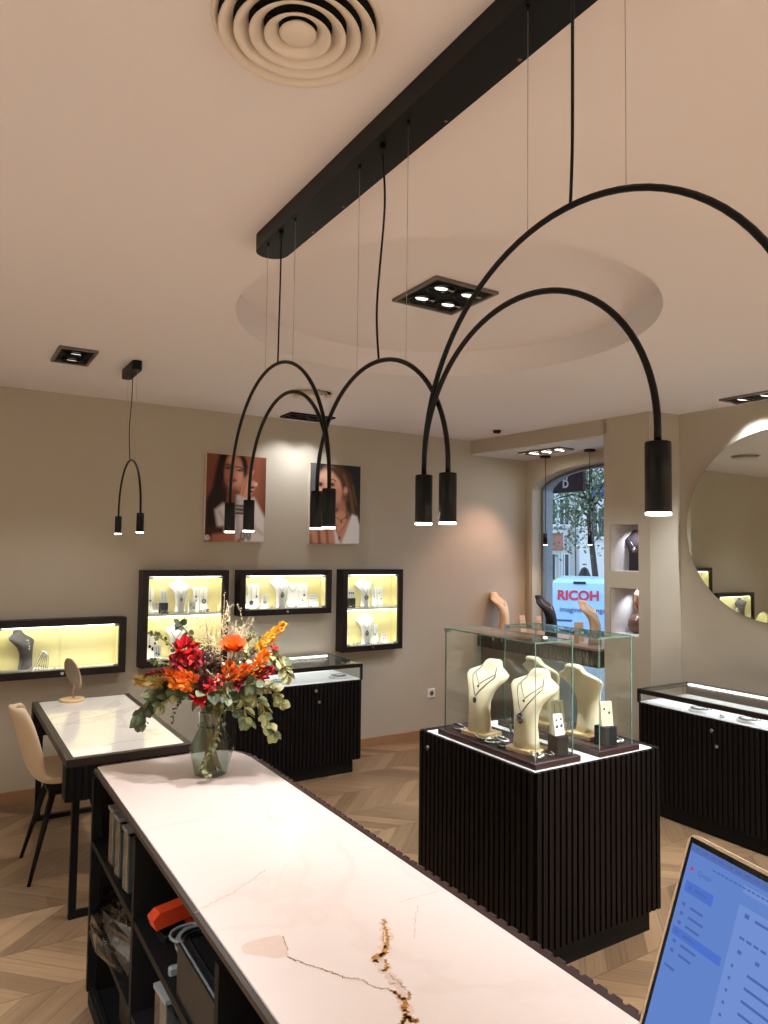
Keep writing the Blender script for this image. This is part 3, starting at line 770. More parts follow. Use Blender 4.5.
for l, x, y, r, k, ti, rz in (
    ('beaded silver bracelet between the two busts of near vitrine, at its glass', 2.134, 2.475, .03, 'bead', 0, 0),
    ('beaded silver bracelet beside the base of bust toward the wall', 2.175, 2.46, .028, 'bead', .25, 1),
    ('dark bangle leaning between the busts of the near vitrine', 2.245, 2.455, .036, 'dark_silver', 1.0, .6),
    ('silver beaded bracelet lying right behind front corner bust', 2.27, 2.38, .024, 'bead', .1, 2),
    ('dark bangle at the far end of the near vitrine', 2.13, 2.72, .03, 'dark_silver', .3, .2),
    ('silver bangle lying in front of the black block, near vitrine', 2.14, 2.205, .028, 'chrome', .15, .5),
    ('dark studded bangle at the very front glass of near vitrine', 2.20, 2.20, .022, 'dark_silver', .1, 1.05),
    ('silver bangle at the right front corner of the far vitrine', 2.625, 2.205, .03, 'chrome', .2, .4),
    ('beaded silver bracelet at the right glass of the far vitrine', 2.63, 2.25, .026, 'bead', .1, 0),
    ('chunky beaded bracelet lying at the foot of bust toward the wall', 2.136, 2.545, .03, 'bead', .1, .7),
    ('dark bangle lying flat at glass between both near busts', 2.128, 2.395, .026, 'dark_silver', .05, .4),
    ('dark bangle near the pale card in the far vitrine', 2.64, 2.34, .022, 'dark_silver', .2, 1)):
    bracelet(l, (x, y, VZ), r, k, ti, rz)

# ---- shop-window deck in the bay
DZ = .945
dk = thing('window_cabinet', 'floating slatted cabinet forming the display deck inside the shop window', 'cabinet', (4.7, 4.6, 0))
b = MB(); b.box(4.40, 4.98, 3.85, 5.34, DZ-.018, DZ, 'deck_wood'); b.build('deck_top', dk, True)
b = MB(); b.box(4.41, 4.97, 3.86, 5.335, DZ-.15, DZ-.018, 'wenge'); slats(b, 4.41, 4.97, 3.86, 5.335, DZ-.15, DZ-.02, 'wenge', .03, .02, .01, 'x'); b.build('drawer_front', dk, True)
b = MB(); b.box(4.46, 4.97, 4.55, 5.33, 0, DZ-.15, 'spot_grey'); b.build('base_panel', dk, True)
for y in (5.10, 4.98): lock((4.40, y, DZ-.06), (-1, 0, 0), dk, .013)
bust('tan necklace bust in the shop window next to the back wall', (4.62, 5.22, DZ), face(.36, -.8), 'beige', 1.15, 1.12)
necklace('gold tone collar on the tan bust next to the back wall', (4.62, 5.22, DZ), face(.36, -.8), .22, 'copper', 'bead', 1.15, hs=1.12, r=.0022)
bust('black velvet necklace bust in the middle of the shop window', (4.64, 4.62, DZ), face(.36, -.8), 'black_velvet', 1.2, 1.14)
necklace('rose gold necklace on the black velvet window bust', (4.64, 4.62, DZ), face(.36, -.8), .22, 'copper', 'bead', 1.2, 1.14, r=.0025)
bust('tan necklace bust in the shop window beside the niche pillar', (4.62, 4.10, DZ), face(.36, -.8), 'beige', 1.15, 1.1)
necklace('gold tone collar on the tan bust beside the niche pillar', (4.62, 4.10, DZ), face(.36, -.8), .215, 'copper', 'bead', 1.15, hs=1.1, r=.0025)
for l, px, Xx, w, h, rz in (('narrow tan earring card in the window between tan and black busts', 524, 4.62, .06, .16, 80), ('small tan earring card right behind black window bust', 540, 4.80, .05, .15, 70), ('tan earring card leaning before the printed van, beside pillar side bust', 580, 4.62, .075, .16, 60)):
    q = at_x(px, 620, Xx); card(l, (Xx, q.y, DZ), R(rz-90), w, h, [('dot', -.2, .7, .005, 'copper'), ('dot', .2, .7, .005, 'copper')], m='beige', lean=.2, group='tan cards in the shop window')
for k, (px, Xx, h, l) in enumerate(((571, 4.5, .05, 'first from the black bust'), (577, 4.5, .06, 'second from the black bust'), (590, 4.5, .055, 'in front of the pillar side bust'), (600, 4.5, .06, 'closest to the niche pillar'))):
    q = at_x(px, 628, Xx); b = MB(); b.bbox(-.012, .012, -.012, .012, 0, h, 'acrylic', .002); b.torus((0, 0, h+.010), .009, .002, 'silver', 14, 6, Matrix.Rotation(PI/2, 3, 'X'))
    solo(b, 'ring_stand', 'tiny clear ring stand on window deck, '+l, 'ring stand', (Xx, q.y, DZ), 0, 'clear ring stands in the shop window')

# ---- niches
t, _ = bust('dark plum bust with silver pendant inside the upper pillar niche', (4.64, 3.70, 1.5615), face(-.8, -.45), 'plum_velvet', .85, 1.0)
necklace('silver oval pendant necklace in the upper pillar niche', (4.64, 3.70, 1.5615), face(-.8, -.45), .18, 'silver', 'ring', s=.85, r=.0016)
vs = thing('round_vase', 'brown glazed round vase inside the lower pillar niche', 'vase', (4.64, 3.678, 1.0765))
b = MB(); b.lathe([(.035, 0), (.062, .02), (.078, .06), (.072, .1), (.05, .132), (.028, .145), (.03, .155)], 'brown_glaze', 28); b.build('vase_body', vs)
b = MB(); rnd = random.Random(5)
for i in range(16):
    a = i*2.4; z = .15+.011*i; b.leaf((.004*math.cos(a), .004*math.sin(a), z), (math.cos(a)*.6, math.sin(a)*.6, 1.), (math.cos(a), math.sin(a), -.3), .085-.0022*i, .036, 'copper', .3)
b.tube([(0, 0, .1), (0, 0, .30)], .004, 'copper')
solo(b, 'copper_flower', 'copper coloured metal flower in the brown niche vase', 'flower', (4.64, 3.678, 1.0765))

# ---- wall cases
def wall_case(label, x0, x1, z0, z1, shelves=(), W=1.0, lockx=None):
    yf, yb = D-.12, D; f = .045
    t = thing('wall_case', label, 'display case', ((x0+x1)/2, D, z0), 0, 'lit wall cases')
    b = MB(); b.box(x0, x1, yf, yb, z1-f, z1, 'wenge_frame'); b.box(x0, x1, yf, yb, z0, z0+f, 'wenge_frame'); b.box(x0, x0+f, yf, yb, z0+f, z1-f, 'wenge_frame'); b.box(x1-f, x1, yf, yb, z0+f, z1-f, 'wenge_frame'); b.build('frame', t, True)
    b = MB(); b.box(x0+f, x1-f, yb-.012, yb-.001, z0+f, z1-f, 'case_lining'); b.build('back_lining', t, True)
    b = MB(); b.box(x0+f, x1-f, yf+.022, yb-.012, z0+f, z0+f+.008, 'case_white'); b.box(x0+f, x0+f+.005, yf+.022, yb-.012, z0+f+.008, z1-f, 'case_lining'); b.box(x1-f-.005, x1-f, yf+.022, yb-.012, z0+f+.008, z1-f, 'case_lining'); b.build('inner_lining', t, True)
    for s in shelves:
        MB().box(x0+f+.006, x1-f-.006, yf+.024, yb-.013, s-.018, s, 'case_white').build('shelf', t, True)
    xm = (x0+x1)/2
    for a, c, yy in ((x0+f, xm+.006, yf+.008), (xm-.006, x1-f, yf+.015)):
        MB().box(a, c, yy, yy+.004, z0+f, z1-f, 'pane', None, 'glass_edge', 1).build('sliding_glass', t, True)
    for xx in (x0+f+.002, x1-f-.032):
        for zz in (z0+f+.002, z1-f-.014): MB().box(xx, xx+.03, yf+.003, yf+.024, zz, zz+.012, 'grey_plastic').build('glass_clip', t, True)
    lx = lockx or xm; lock((lx, yf, z0+f*.55), (0, -1, 0), t, .01)
    tops = [z1-f] + [s-.018 for s in shelves]
    bots = [s for s in shelves] + [z0+f]
    for zt in tops:
        MB().box(x0+f+.01, x1-f-.01, yf+.024, yf+.034, zt-.008, zt, 'led_case').build('led_strip', t, True)
        area((xm, yf+.045, zt-.012), (xm, yb-.01, zt-.30), W*(x1-x0)/.7, x1-x0-2*f-.03, .03, (255, 250, 236))
    for zb_ in bots: area((xm, yf+.042, zb_+.014), (xm, yb-.01, zb_+.30), W*.75*(x1-x0)/.7, x1-x0-2*f-.03, .025, (255, 250, 236))
    return t
LW = .15
wall_case('long low lit wall case left of the bouquet, over the table', .29, 1.143, .82, 1.204, (), LW, at_y(62, 674, D-.12).x)
wall_case('two shelf lit wall case partly hidden by the bouquet', 1.244, 1.884, .835, 1.53, (1.215,), LW)
wall_case('shallow single shelf lit wall case between the two taller ones', 1.975, 2.768, 1.174, 1.53, (), LW)
wall_case('two shelf lit wall case nearest the shop window', 2.875, 3.475, .84, 1.53, (1.205,), LW)
f0, f1, s1, f2, f3, s3 = .8735, .8885, 1.2155, 1.2275, .8935, 1.2055
def wx(px, y): return at_y(px, 600, y).x
def wcard(label, px, z, w, h, marks, y=5.315, **k): return card(label, (wx(px, y), y, z), 0, w, h, marks, lean=.08, **k)
ds, sv = 'dark_silver', 'silver'
def ch1(x=0, z=.4, r=.007, c='dark_silver'): return [('chain', x, .95, z, c), ('dot', x, z, r, c)]
# case with two shelves behind the bouquet
wcard('white card with thin pendant at the frame end, top shelf behind bouquet', 149.5, s1, .07, .185, ch1(.1, .5))
wcard('small blank white card at front, top shelf behind bouquet', 156, s1, .042, .085, [('chain', .1, .9, .4, ds)], y=5.268)
b = MB(); b.bbox(-.028, .028, -.022, .022, 0, .075, 'black_velvet', .002); solo(b, 'display_block', 'black block under earring card in case behind the bouquet', 'display block', (wx(163.7, 5.30), 5.30, s1))
wcard('white card of long earrings on black block behind the bouquet', 163.7, s1+.0755, .05, .095, [('chain', -.22, .85, .3, ds), ('chain', .22, .85, .3, ds)], y=5.295)
bust('white bust with fine necklace on the top shelf behind the bouquet', (wx(180, 5.295), 5.295, s1), 0, 'white_suede', .68, .78, group='white busts in the wall cases')
necklace('fine silver lariat on the top shelf bust behind the bouquet', (wx(180, 5.295), 5.295, s1), 0, .15, ds, 'drop', .68, .78, r=.0011)
wcard('white card with dark pendant strand, top shelf, left of a hoop card', 196.3, s1, .05, .185, ch1(0, .62)+[('dot', 0, .45, .005, ds)])
wcard('white card with dark hoop pendant, top shelf behind the bouquet', 204, s1, .058, .185, [('chain', 0, .95, .5, ds), ('ring', 0, .42, .014, ds)])
wcard('small white card with studs before the strand card behind bouquet', 192.6, s1, .05, .085, [('dot', -.2, .7, .004, ds), ('dot', .2, .4, .005, ds)], y=5.265)
b = MB()
for k in range(5): b.leaf((0, 0, .012), (math.cos(k*1.25), math.sin(k*1.25), .5), (0, 0, 1), .03, .018, 'dark_void')
b.ball((0, 0, .012), .012, 'dark_silver'); solo(b, 'flower_brooch', 'dark flower brooch at the right of the top shelf behind bouquet', 'brooch', (wx(208, 5.27), 5.27, s1))
def trinkets(items, y, z, grp):
    for px, r, k, l in items:
        b = MB(); b.torus((0, 0, r*.95), r, r*.28, k, 16, 6, Matrix.Rotation(1.35, 3, 'X')); b.ball((0, -.003, r*2), r*.5, 'chrome', 7, 5)
        solo(b, 'ring', l, 'ring', (wx(px, y), y, z), 0, grp)
trinkets([(162, .008, 'chrome', 'silver ring in front of the black block behind bouquet'), (167.5, .008, 'chrome', 'silver ring standing at left foot of the upper bust behind bouquet'), (201, .008, ds, 'dark ring standing before the hoop card behind bouquet'), (204.5, .007, ds, 'small dark ring near the flower brooch behind bouquet')], 5.262, s1, 'rings on the case shelves')
wcard('white card with black flower pendants, lower shelf behind bouquet', 153, f1, .085, .175, [('chain', -.15, .95, .5, ds), ('dot', -.15, .5, .010, 'dark_void'), ('dot', .12, .4, .012, 'dark_void'), ('dot', .3, .62, .008, 'dark_void')])
wcard('small white card at the frame end of lower shelf behind bouquet', 145.5, f1, .045, .09, ch1(0, .4, .005), y=5.27)
wcard('small white card with black drops, lower shelf behind bouquet', 159, f1, .05, .10, ch1(-.15, .45, .006)+ch1(.2, .35, .006), y=5.268)
bust('white bust half hidden by the red flowers, lower shelf', (wx(177, 5.295), 5.295, f1), R(-18), 'white_suede', .70, .80, group='white busts in the wall cases')
necklace('dark double strand necklace on the lower bust behind red flowers', (wx(177, 5.295), 5.295, f1), R(-18), .16, ds, 'drop', .70, .80, r=.0018)
# shallow case
wcard('small pendant card at the frame end of shallow wall case', 245.3, f2, .045, .10, ch1(.1, .45, .006), y=5.30)
wcard('white card with two medallions in the shallow wall case', 253.8, f2, .095, .19, ch1(-.2, .22, .017, 'dark_silver')+ch1(.26, .48, .008))
wcard('small white card with ring pendant beside bust, shallow wall case', 265, f2, .055, .105, [('chain', 0, .95, .6, ds), ('ring', 0, .42, .010, ds)], y=5.29)
bust('white bust with blue-black pendant in the shallow wall case', (wx(280.5, 5.295), 5.295, f2), 0, 'white_suede', .72, .80, group='white busts in the wall cases')
necklace('necklace with round dark pendant in the shallow wall case', (wx(280.5, 5.295), 5.295, f2), 0, .15, ds, 'disc', .72, .80, r=.0012, pm='dark_void')
wcard('wide white card with dark curved necklace in shallow wall case', 293.2, f2, .105, .185, [('v', 0, .68, .42, .26, ds)])
wcard('white card with cross and charm, shallow wall case', 303.6, f2, .075, .185, [('chain', .1, .95, .55, ds), ('dot', .1, .5, .009, ds), ('chain', -.1, .38, .1, ds), ('bar', -.25, .05, .27, ds)])
wcard('short white card of stacked dark bracelets in shallow wall case', 313.8, f2, .08, .10, [('bar', -.45, .45, .85, ds), ('bar', -.45, .45, .62, ds), ('bar', -.45, .45, .4, ds)], y=5.30)
trinkets([(258, .008, 'chrome', 'silver ring below the two medallion card, shallow case'), (272.5, .007, ds, 'dark ring at left foot of the shallow case bust'), (289, .008, 'chrome', 'silver ring before the curved necklace card'), (296, .007, ds, 'dark ring under the curved necklace card'), (311, .008, ds, 'dark ring in front of the stacked bracelets')], 5.262, f2, 'rings on the case shelves')
# case nearest the window
wcard('tall white card at the frame end of upper shelf nearest window', 345.3, s3, .04, .165, ch1(.1, .5, .005))
b = MB(); b.bbox(-.032, .032, -.02, .02, 0, .08, 'black_velvet', .002); solo(b, 'display_block', 'black block under earring card in the case nearest the window', 'display block', (wx(351.2, 5.295), 5.295, s3))
wcard('white card with pearl earrings on black block nearest the window', 351.2, s3+.0805, .068, .08, [('dot', -.25, .55, .007, ds), ('dot', .05, .55, .007, ds), ('dot', .3, .55, .007, ds)], y=5.29)
bust('white bust with oval pendant on the upper shelf nearest the window', (wx(364.3, 5.295), 5.295, s3), 0, 'white_suede', .68, .76, group='white busts in the wall cases')
necklace('necklace with large oval pendant on upper shelf nearest the window', (wx(364.3, 5.295), 5.295, s3), 0, .135, ds, 'ring', .68, .76, r=.0012)
wcard('tall white card with pendant strand beside upper bust nearest window', 374.6, s3, .045, .17, ch1(0, .5, .006))
wcard('tall white card with two chains at the end of that upper shelf', 380.4, s3, .05, .165, ch1(-.2, .7, .005)+ch1(.2, .4, .007))
wcard('white card with oval medallion at the frame end of lower shelf', 346, f3, .05, .175, ch1(0, .28, .015))
bust('white bust with round pendant on the lower shelf nearest the window', (wx(366, 5.295), 5.295, f3), R(-10), 'white_suede', .72, .80, group='white busts in the wall cases')
necklace('necklace with round dark pendant on lower shelf nearest the window', (wx(366, 5.295), 5.295, f3), R(-10), .14, ds, 'disc', .72, .80, r=.0012)
wcard('white card with dark pointed necklace on lower shelf nearest window', 375.6, f3, .068, .16, [('v', 0, .45, .42, .28, ds), ('dot', 0, .42, .006, ds)])
wcard('small white card with four dark earrings, lower shelf nearest window', 384.8, f3, .055, .08, [('dot', -.2, .75, .003, ds), ('dot', .2, .75, .003, ds), ('dot', -.2, .4, .006, ds), ('dot', .2, .4, .006, ds)], y=5.29)
trinkets([(348.5, .008, ds, 'dark ring before the oval medallion card'), (354.5, .008, 'chrome', 'silver ring left of the lower bust nearest window'), (358, .008, ds, 'dark ring at the foot of the lower bust nearest window'), (378.5, .008, ds, 'dark ring before the pointed necklace card'), (383, .007, ds, 'dark ring before the four earring card')], 5.262, f3, 'rings on the case shelves')
trinkets([(351, .008, 'chrome', 'silver ring before the black block nearest window')], 5.262, s3, 'rings on the case shelves')
# long low case
bust('dark grey bust with clear stones in the long low wall case', (wx(27, 5.295), 5.295, f0), face(.5, -.75), 'grey_velvet', .82, .82)
b = MB()
for i, (x, z) in enumerate(((.01, .235), (.018, .215), (.0, .205), (.012, .19), (.022, .235), (.004, .17))): b.ball((x*.82, bust_front(x*.82, z*.82, .82, .82)-.003, z*.82), .0055, 'chrome', 7, 5)
solo(b, 'stone_necklace', 'scattered clear stones on the dark grey bust', 'necklace', (wx(27, 5.295), 5.295, f0), face(.5, -.75))
b = MB(); P = []
for i in range(150):
    a = i/150*2*PI*6; P.append((.035+i/150*.065+.03*(1-i/150)*math.cos(a), .026*math.sin(a), .070+.062*math.cos(a)-i/150*.026))
b.tube(P, .0022, 'chrome', 6); solo(b, 'coil_bangle', 'silver spiral bangle beside the dark grey bust', 'bangle', (wx(34, 5.285), 5.285, f0))
t = thing('price_booklet', 'open white booklet lying in the long low wall case', 'booklet', (wx(12, 5.28), 5.272, f0)); b = MB(); b.bbox(-.09, .13, -.024, .0, 0, .008, 'white_card', .002); b.build('pages', t); b = MB(); b.box(-.09, .13, -.0245, -.018, .0081, .0095, 'light_wood'); b.build('spine', t)
trinkets([(57, .005, ds, 'tiny dark ring on the long case floor, nearer the bust'), (67, .005, ds, 'tiny dark ring on long case floor, over the vanity mirror')], 5.27, f0, 'rings on the case shelves')

# ---- sockets
for p, l in (((431, 693), 'white wall socket between the back counter and the pedestal'), ((33, 742), 'white wall socket under the marble table')):
    q = at_y(*p, D); t = thing('wall_socket', l, 'socket', (q.x, D-.001, q.z))
    b = MB(); b.bbox(-.041, .041, -.041, .041, 0, .009, 'socket_white', .004, Matrix.Rotation(PI/2, 4, 'X')); b.build('plate', t)
    b = MB(); b.lathe([(.022, .0092), (.022, .0105), (.019, .0105), (.018, .0095)], 'spot_grey', 20, Matrix.Rotation(PI/2, 4, 'X'), caps=True); b.build('outlet', t)

# ---- portraits printed on canvas
def paint(name, label, x0, x1, z0, z1, layers, bg):
    t = thing('canvas_picture', label, 'picture', ((x0+x1)/2, D-.001, z0))
    MB().box(x0, x1, D-.04, D-.001, z0, z1, 'canvas_side').build('stretcher', t, True)
    nx, nz = 110, 156
    me = bpy.data.meshes.new('print'); V = []; Fc = []
    for j in range(nz+1):
        for i in range(nx+1): V.append((x0+(x1-x0)*i/nx, D-.0408, z1-(z1-z0)*j/nz))
    for j in range(nz):
        for i in range(nx): a = j*(nx+1)+i; Fc.append((a, a+nx+1, a+nx+2, a+1))
    me.from_pydata(V, [], Fc); me.materials.append(MATS['photo_print'])
    ca = me.color_attributes.new('print', 'FLOAT_COLOR', 'POINT')
    asp = (z1-z0)/(x1-x0)
    def dist_poly(u, v, P):
        ins = False; dm = 9.; n = len(P)
        for i in range(n):
            (ax, ay), (bx, by) = P[i], P[(i+1) % n]; ay *= asp; by *= asp; vy = v*asp
            if (ay > vy) != (by > vy) and u < (bx-ax)*(vy-ay)/(by-ay)+ax: ins = not ins
            dx, dy = bx-ax, by-ay; tt = max(0, min(1, ((u-ax)*dx+(vy-ay)*dy)/(dx*dx+dy*dy+1e-12)))
            dm = min(dm, math.hypot(u-ax-tt*dx, vy-ay-tt*dy))
        return dm if ins else -dm
    L = []
    for ly in layers:
        if ly[0] == 'p': xs = [p[0] for p in ly[1]]; ys = [p[1] for p in ly[1]]; bb = (min(xs), max(xs), min(ys), max(ys))
        elif ly[0] == 'e': (cx, cy, rx, ry) = ly[1][:4]; q = max(rx, ry*asp); bb = (cx-q, cx+q, cy-q/asp, cy+q/asp)
        else: xs = [p[0] for p in ly[1]]; ys = [p[1] for p in ly[1]]; bb = (min(xs)-.05, max(xs)+.05, min(ys)-.05, max(ys)+.05)
        L.append((ly, bb, lin(ly[2])))
    for k, (x, y, z) in enumerate(V):
        i, j = k % (nx+1), k//(nx+1); u, v = i/nx, j/nz
        c = list(lin(bg(u, v)))
        for ly, bb, col in L:
            s = ly[3]
            if not (bb[0]-s <= u <= bb[1]+s and bb[2]-s <= v <= bb[3]+s): continue
            if ly[0] == 'p': d = dist_poly(u, v, ly[1])
            elif ly[0] == 'e':
                cx, cy, rx, ry = ly[1][:4]; an = ly[1][4] if len(ly[1]) > 4 else 0
                dx, dy = u-cx, (v-cy)*asp; dx, dy = dx*math.cos(an)+dy*math.sin(an), -dx*math.sin(an)+dy*math.cos(an)
                q = math.hypot(dx/rx, dy/(ry*asp)); d = (1-q)*min(rx, ry*asp)
            else:
                d = -9.; P = ly[1]
                for a in range(len(P)-1):
                    (ax, ay), (bx, by) = P[a], P[a+1]; ay *= asp; by *= asp; dx, dy = bx-ax, by-ay
                    tt = max(0, min(1, ((u-ax)*dx+(v*asp-ay)*dy)/(dx*dx+dy*dy+1e-12))); d = max(d, ly[4]-math.hypot(u-ax-tt*dx, v*asp-ay-tt*dy))
            al = max(0, min(1, .5+d/s/2)); al = al*al*(3-2*al)*(ly[5] if len(ly) > 5 else 1)
            for m in range(3): c[m] += (col[m]-c[m])*al
        ca.data[k].color = (*c, 1)
    o = bpy.data.objects.new('print', me); C.objects.link(o); o.parent = t; me.transform(Matrix.Translation(-Vector(t.location)))
    return t
def P_(pts, c, s=.02, a=1.): return ('p', pts, c, s, 0, a)
def E_(cx, cy, rx, ry, c, s=.02, an=0., a=1.): return ('e', (cx, cy, rx, ry, an), c, s, 0, a)
def L_(pts, c, w, s=.012, a=1.): return ('l', pts, c, s, w, a)
pic1 = [
    P_([(.22, 0), (.62, 0), (.68, .12), (.64, .26), (.55, .2), (.3, .1)], (32, 20, 18), .03),
    P_([(.2, .0), (.36, .0), (.30, .2), (.36, .4), (.36, .6), (.22, .72), (.16, .95), (.0, .95), (.0, .55), (.1, .38), (.15, .18)], (34, 20, 18), .04),
    P_([(.36, .32), (.55, .34), (.52, .56), (.34, .58)], (120, 70, 54), .03),
    E_(.445, .19, .165, .185, (186, 128, 104), .05, -.1),
    E_(.36, .2, .08, .15, (132, 82, 66), .08, 0, .7), E_(.55, .22, .06, .13, (216, 164, 140), .06, 0, .8), E_(.44, .05, .1, .05, (200, 146, 122), .05, 0, .8),
    P_([(.25, .0), (.34, .0), (.29, .12), (.28, .3), (.22, .3)], (30, 18, 16), .03), P_([(.56, .0), (.66, .05), (.67, .2), (.62, .24), (.6, .12)], (36, 22, 18), .03),
    L_([(.29, .125), (.35, .11), (.41, .13)], (60, 34, 28), .010), L_([(.48, .135), (.55, .13), (.6, .155)], (60, 34, 28), .010),
    E_(.35, .15, .05, .014, (50, 28, 24), .02), E_(.55, .17, .05, .014, (60, 34, 30), .02),
    L_([(.44, .14), (.415, .23), (.44, .245)], (140, 86, 68), .012, .02, .8),
    E_(.42, .29, .075, .022, (146, 62, 60), .02), L_([(.35, .29), (.49, .288)], (96, 40, 40), .004, .008),
    P_([(.15, .64), (.28, .56), (.42, .62), (.5, .74), (.52, 1), (.3, 1), (.2, .84)], (206, 196, 190), .04), L_([(.22, .66), (.34, .8), (.36, .98)], (150, 138, 134), .02, .04, .7),
    P_([(.62, .5), (.8, .48), (.92, .62), (1, .72), (1, 1), (.6, 1)], (214, 206, 202), .04), L_([(.78, .8), (.95, .9)], (160, 150, 146), .02, .04, .7),
    P_([(.5, .46), (.68, .44), (.72, .96), (.5, .96)], (196, 186, 182), .03), L_([(.52, .52), (.54, .94)], (150, 140, 138), .016, .03, .7),
    P_([(.56, .46), (.6, .32), (.66, .25), (.76, .15), (.79, .17), (.73, .27), (.82, .29), (.84, .33), (.78, .42), (.7, .5)], (204, 146, 120), .025), L_([(.68, .26), (.63, .36), (.6, .45)], (150, 96, 76), .012, .03, .7), L_([(.74, .29), (.70, .38)], (150, 96, 76), .008, .02, .7),
    E_(.76, .36, .05, .014, (50, 44, 44), .015), E_(.83, .32, .025, .02, (196, 190, 186), .015), E_(.75, .41, .03, .012, (44, 40, 40), .012),
    P_([(.49, .57), (.67, .57), (.68, .68), (.49, .68)], (84, 76, 70), .015), L_([(.5, .6), (.67, .605)], (196, 186, 170), .007), L_([(.5, .645), (.67, .65)], (184, 174, 160), .007), L_([(.5, .67), (.67, .675)], (52, 46, 44), .006),
    P_([(.1, .9), (.3, .87), (.5, .89), (.5, 1), (.12, 1)], (160, 102, 78), .03), P_([(.0, .84), (.3, .82), (.3, .9), (.1, .92), (0, .92)], (60, 32, 24), .04),
    E_(.62, .93, .045, .055, (70, 64, 62), .02), E_(.72, .92, .04, .055, (64, 58, 56), .02), E_(.62, .93, .022, .03, (180, 172, 164), .02), E_(.72, .92, .018, .03, (176, 168, 160), .02),
    E_(.035, .955, .045, .03, (214, 196, 188), .015), E_(.05, .95, .012, .009, (50, 34, 30), .01)]
paint('p1', 'canvas portrait of a dark haired woman wearing rings and bracelets', 1.713, 2.199, 1.746, 2.423, pic1, lambda u, v: (150-40*max(0, u-.85)*6, 88-24*max(0, u-.85)*6, 62-16*max(0, u-.85)*6) if u > .5 else (120, 68, 50))
pic2 = [
    P_([(.16, .1), (.3, .02), (.6, .0), (.8, .1), (.9, .35), (.98, .62), (.84, .66), (.6, .5)], (74, 52, 38), .05),
    P_([(.55, .45), (.78, .45), (.8, .66), (.55, .7)], (172, 116, 92), .04),
    P_([(.3, .66), (.6, .58), (.88, .62), (.8, 1), (.3, 1)], (196, 142, 116), .05),
    E_(.38, .3, .25, .26, (210, 156, 132), .05), E_(.5, .38, .14, .14, (186, 128, 104), .08, 0, .7), E_(.28, .16, .12, .06, (226, 176, 152), .06, 0, .8),
    P_([(.3, .05), (.55, .02), (.78, .14), (.86, .4), (.94, .62), (.8, .64), (.7, .5), (.66, .34), (.58, .2), (.44, .1)], (80, 56, 40), .04), L_([(.66, .12), (.8, .35), (.86, .6)], (132, 98, 72), .016, .04, .7), L_([(.75, .5), (.74, .66)], (50, 36, 28), .03, .05, .8), L_([(.84, .25), (.93, .5)], (120, 90, 66), .01, .02, .7),
    E_(.2, .26, .045, .028, (44, 30, 28), .025), E_(.42, .255, .055, .026, (60, 36, 34), .025), L_([(.35, .2), (.45, .19), (.5, .215)], (80, 52, 40), .01, .015),
    L_([(.24, .2), (.26, .33), (.3, .35)], (176, 118, 96), .014, .03, .7), E_(.28, .43, .08, .025, (168, 84, 78), .02),
    E_(.7, .325, .04, .05, (206, 146, 122), .025), E_(.71, .36, .012, .012, (36, 30, 30), .01),
    L_([(.5, .5), (.62, .5), (.7, .42)], (150, 96, 76), .02, .05, .8),
    L_([(.5, .66), (.6, .7), (.72, .66), (.8, .62)], (66, 44, 38), .005, .01), E_(.62, .715, .016, .02, (70, 60, 58), .01), L_([(.8, .64), (.68, .78), (.56, .88)], (60, 42, 36), .004, .008), L_([(.5, .7), (.54, .85)], (60, 42, 36), .004, .008),
    P_([(.84, .62), (.94, .64), (1, .76), (1, 1), (.62, 1), (.72, .84)], (226, 224, 222), .03), P_([(.44, .78), (.5, .82), (.6, .98), (.6, 1), (.5, 1)], (218, 212, 208), .02),
    P_([(0, .8), (.16, .78), (.32, .8), (.48, .82), (.5, 1), (0, 1)], (196, 138, 112), .03), L_([(.17, .82), (.2, 1)], (90, 50, 38), .02, .04), L_([(.33, .83), (.36, 1)], (100, 58, 44), .014, .04), L_([(.02, .9), (.04, 1)], (130, 80, 62), .02, .04),
    E_(.59, .92, .028, .035, (150, 140, 136), .012), E_(.59, .92, .014, .018, (60, 54, 52), .01)]
paint('p2', 'canvas portrait of a brown haired woman in white wearing a pendant', 2.593, 3.072, 1.743, 2.416, pic2, lambda u, v: (96, 94, 92) if u < .14 and v < .5 else (42, 42, 46))

# ---- large round mirror
MX, MYs = mw(3.307), 3.307; mr = .66
wdir = Vector((math.sin(R(.9)), -math.cos(R(.9)), 0))
mc = Vector((MX-.034, MYs, 1.893)) + wdir*mr
t = thing('round_mirror', 'large round frameless mirror on the wall above the long display counter', 'mirror', (mc.x, mc.y, mc.z-mr))
nn = Vector((-wdir.y, wdir.x, 0)); nn = nn if nn.x < 0 else -nn
M = Matrix.Translation(mc) @ nn.to_track_quat('Z', 'Y').to_matrix().to_4x4()
b = MB(); b.lathe([(mr-.03, -.03), (mr-.03, -.008), (mr, -.006), (mr, .0)], 'spot_grey', 96, M); b.build('backing', t, True)
b = MB(); b.lathe([(mr-.001, .0002), (mr-.004, .003)], 'mirror', 96, M, smooth=False); b.build('mirror_glass', t, True)

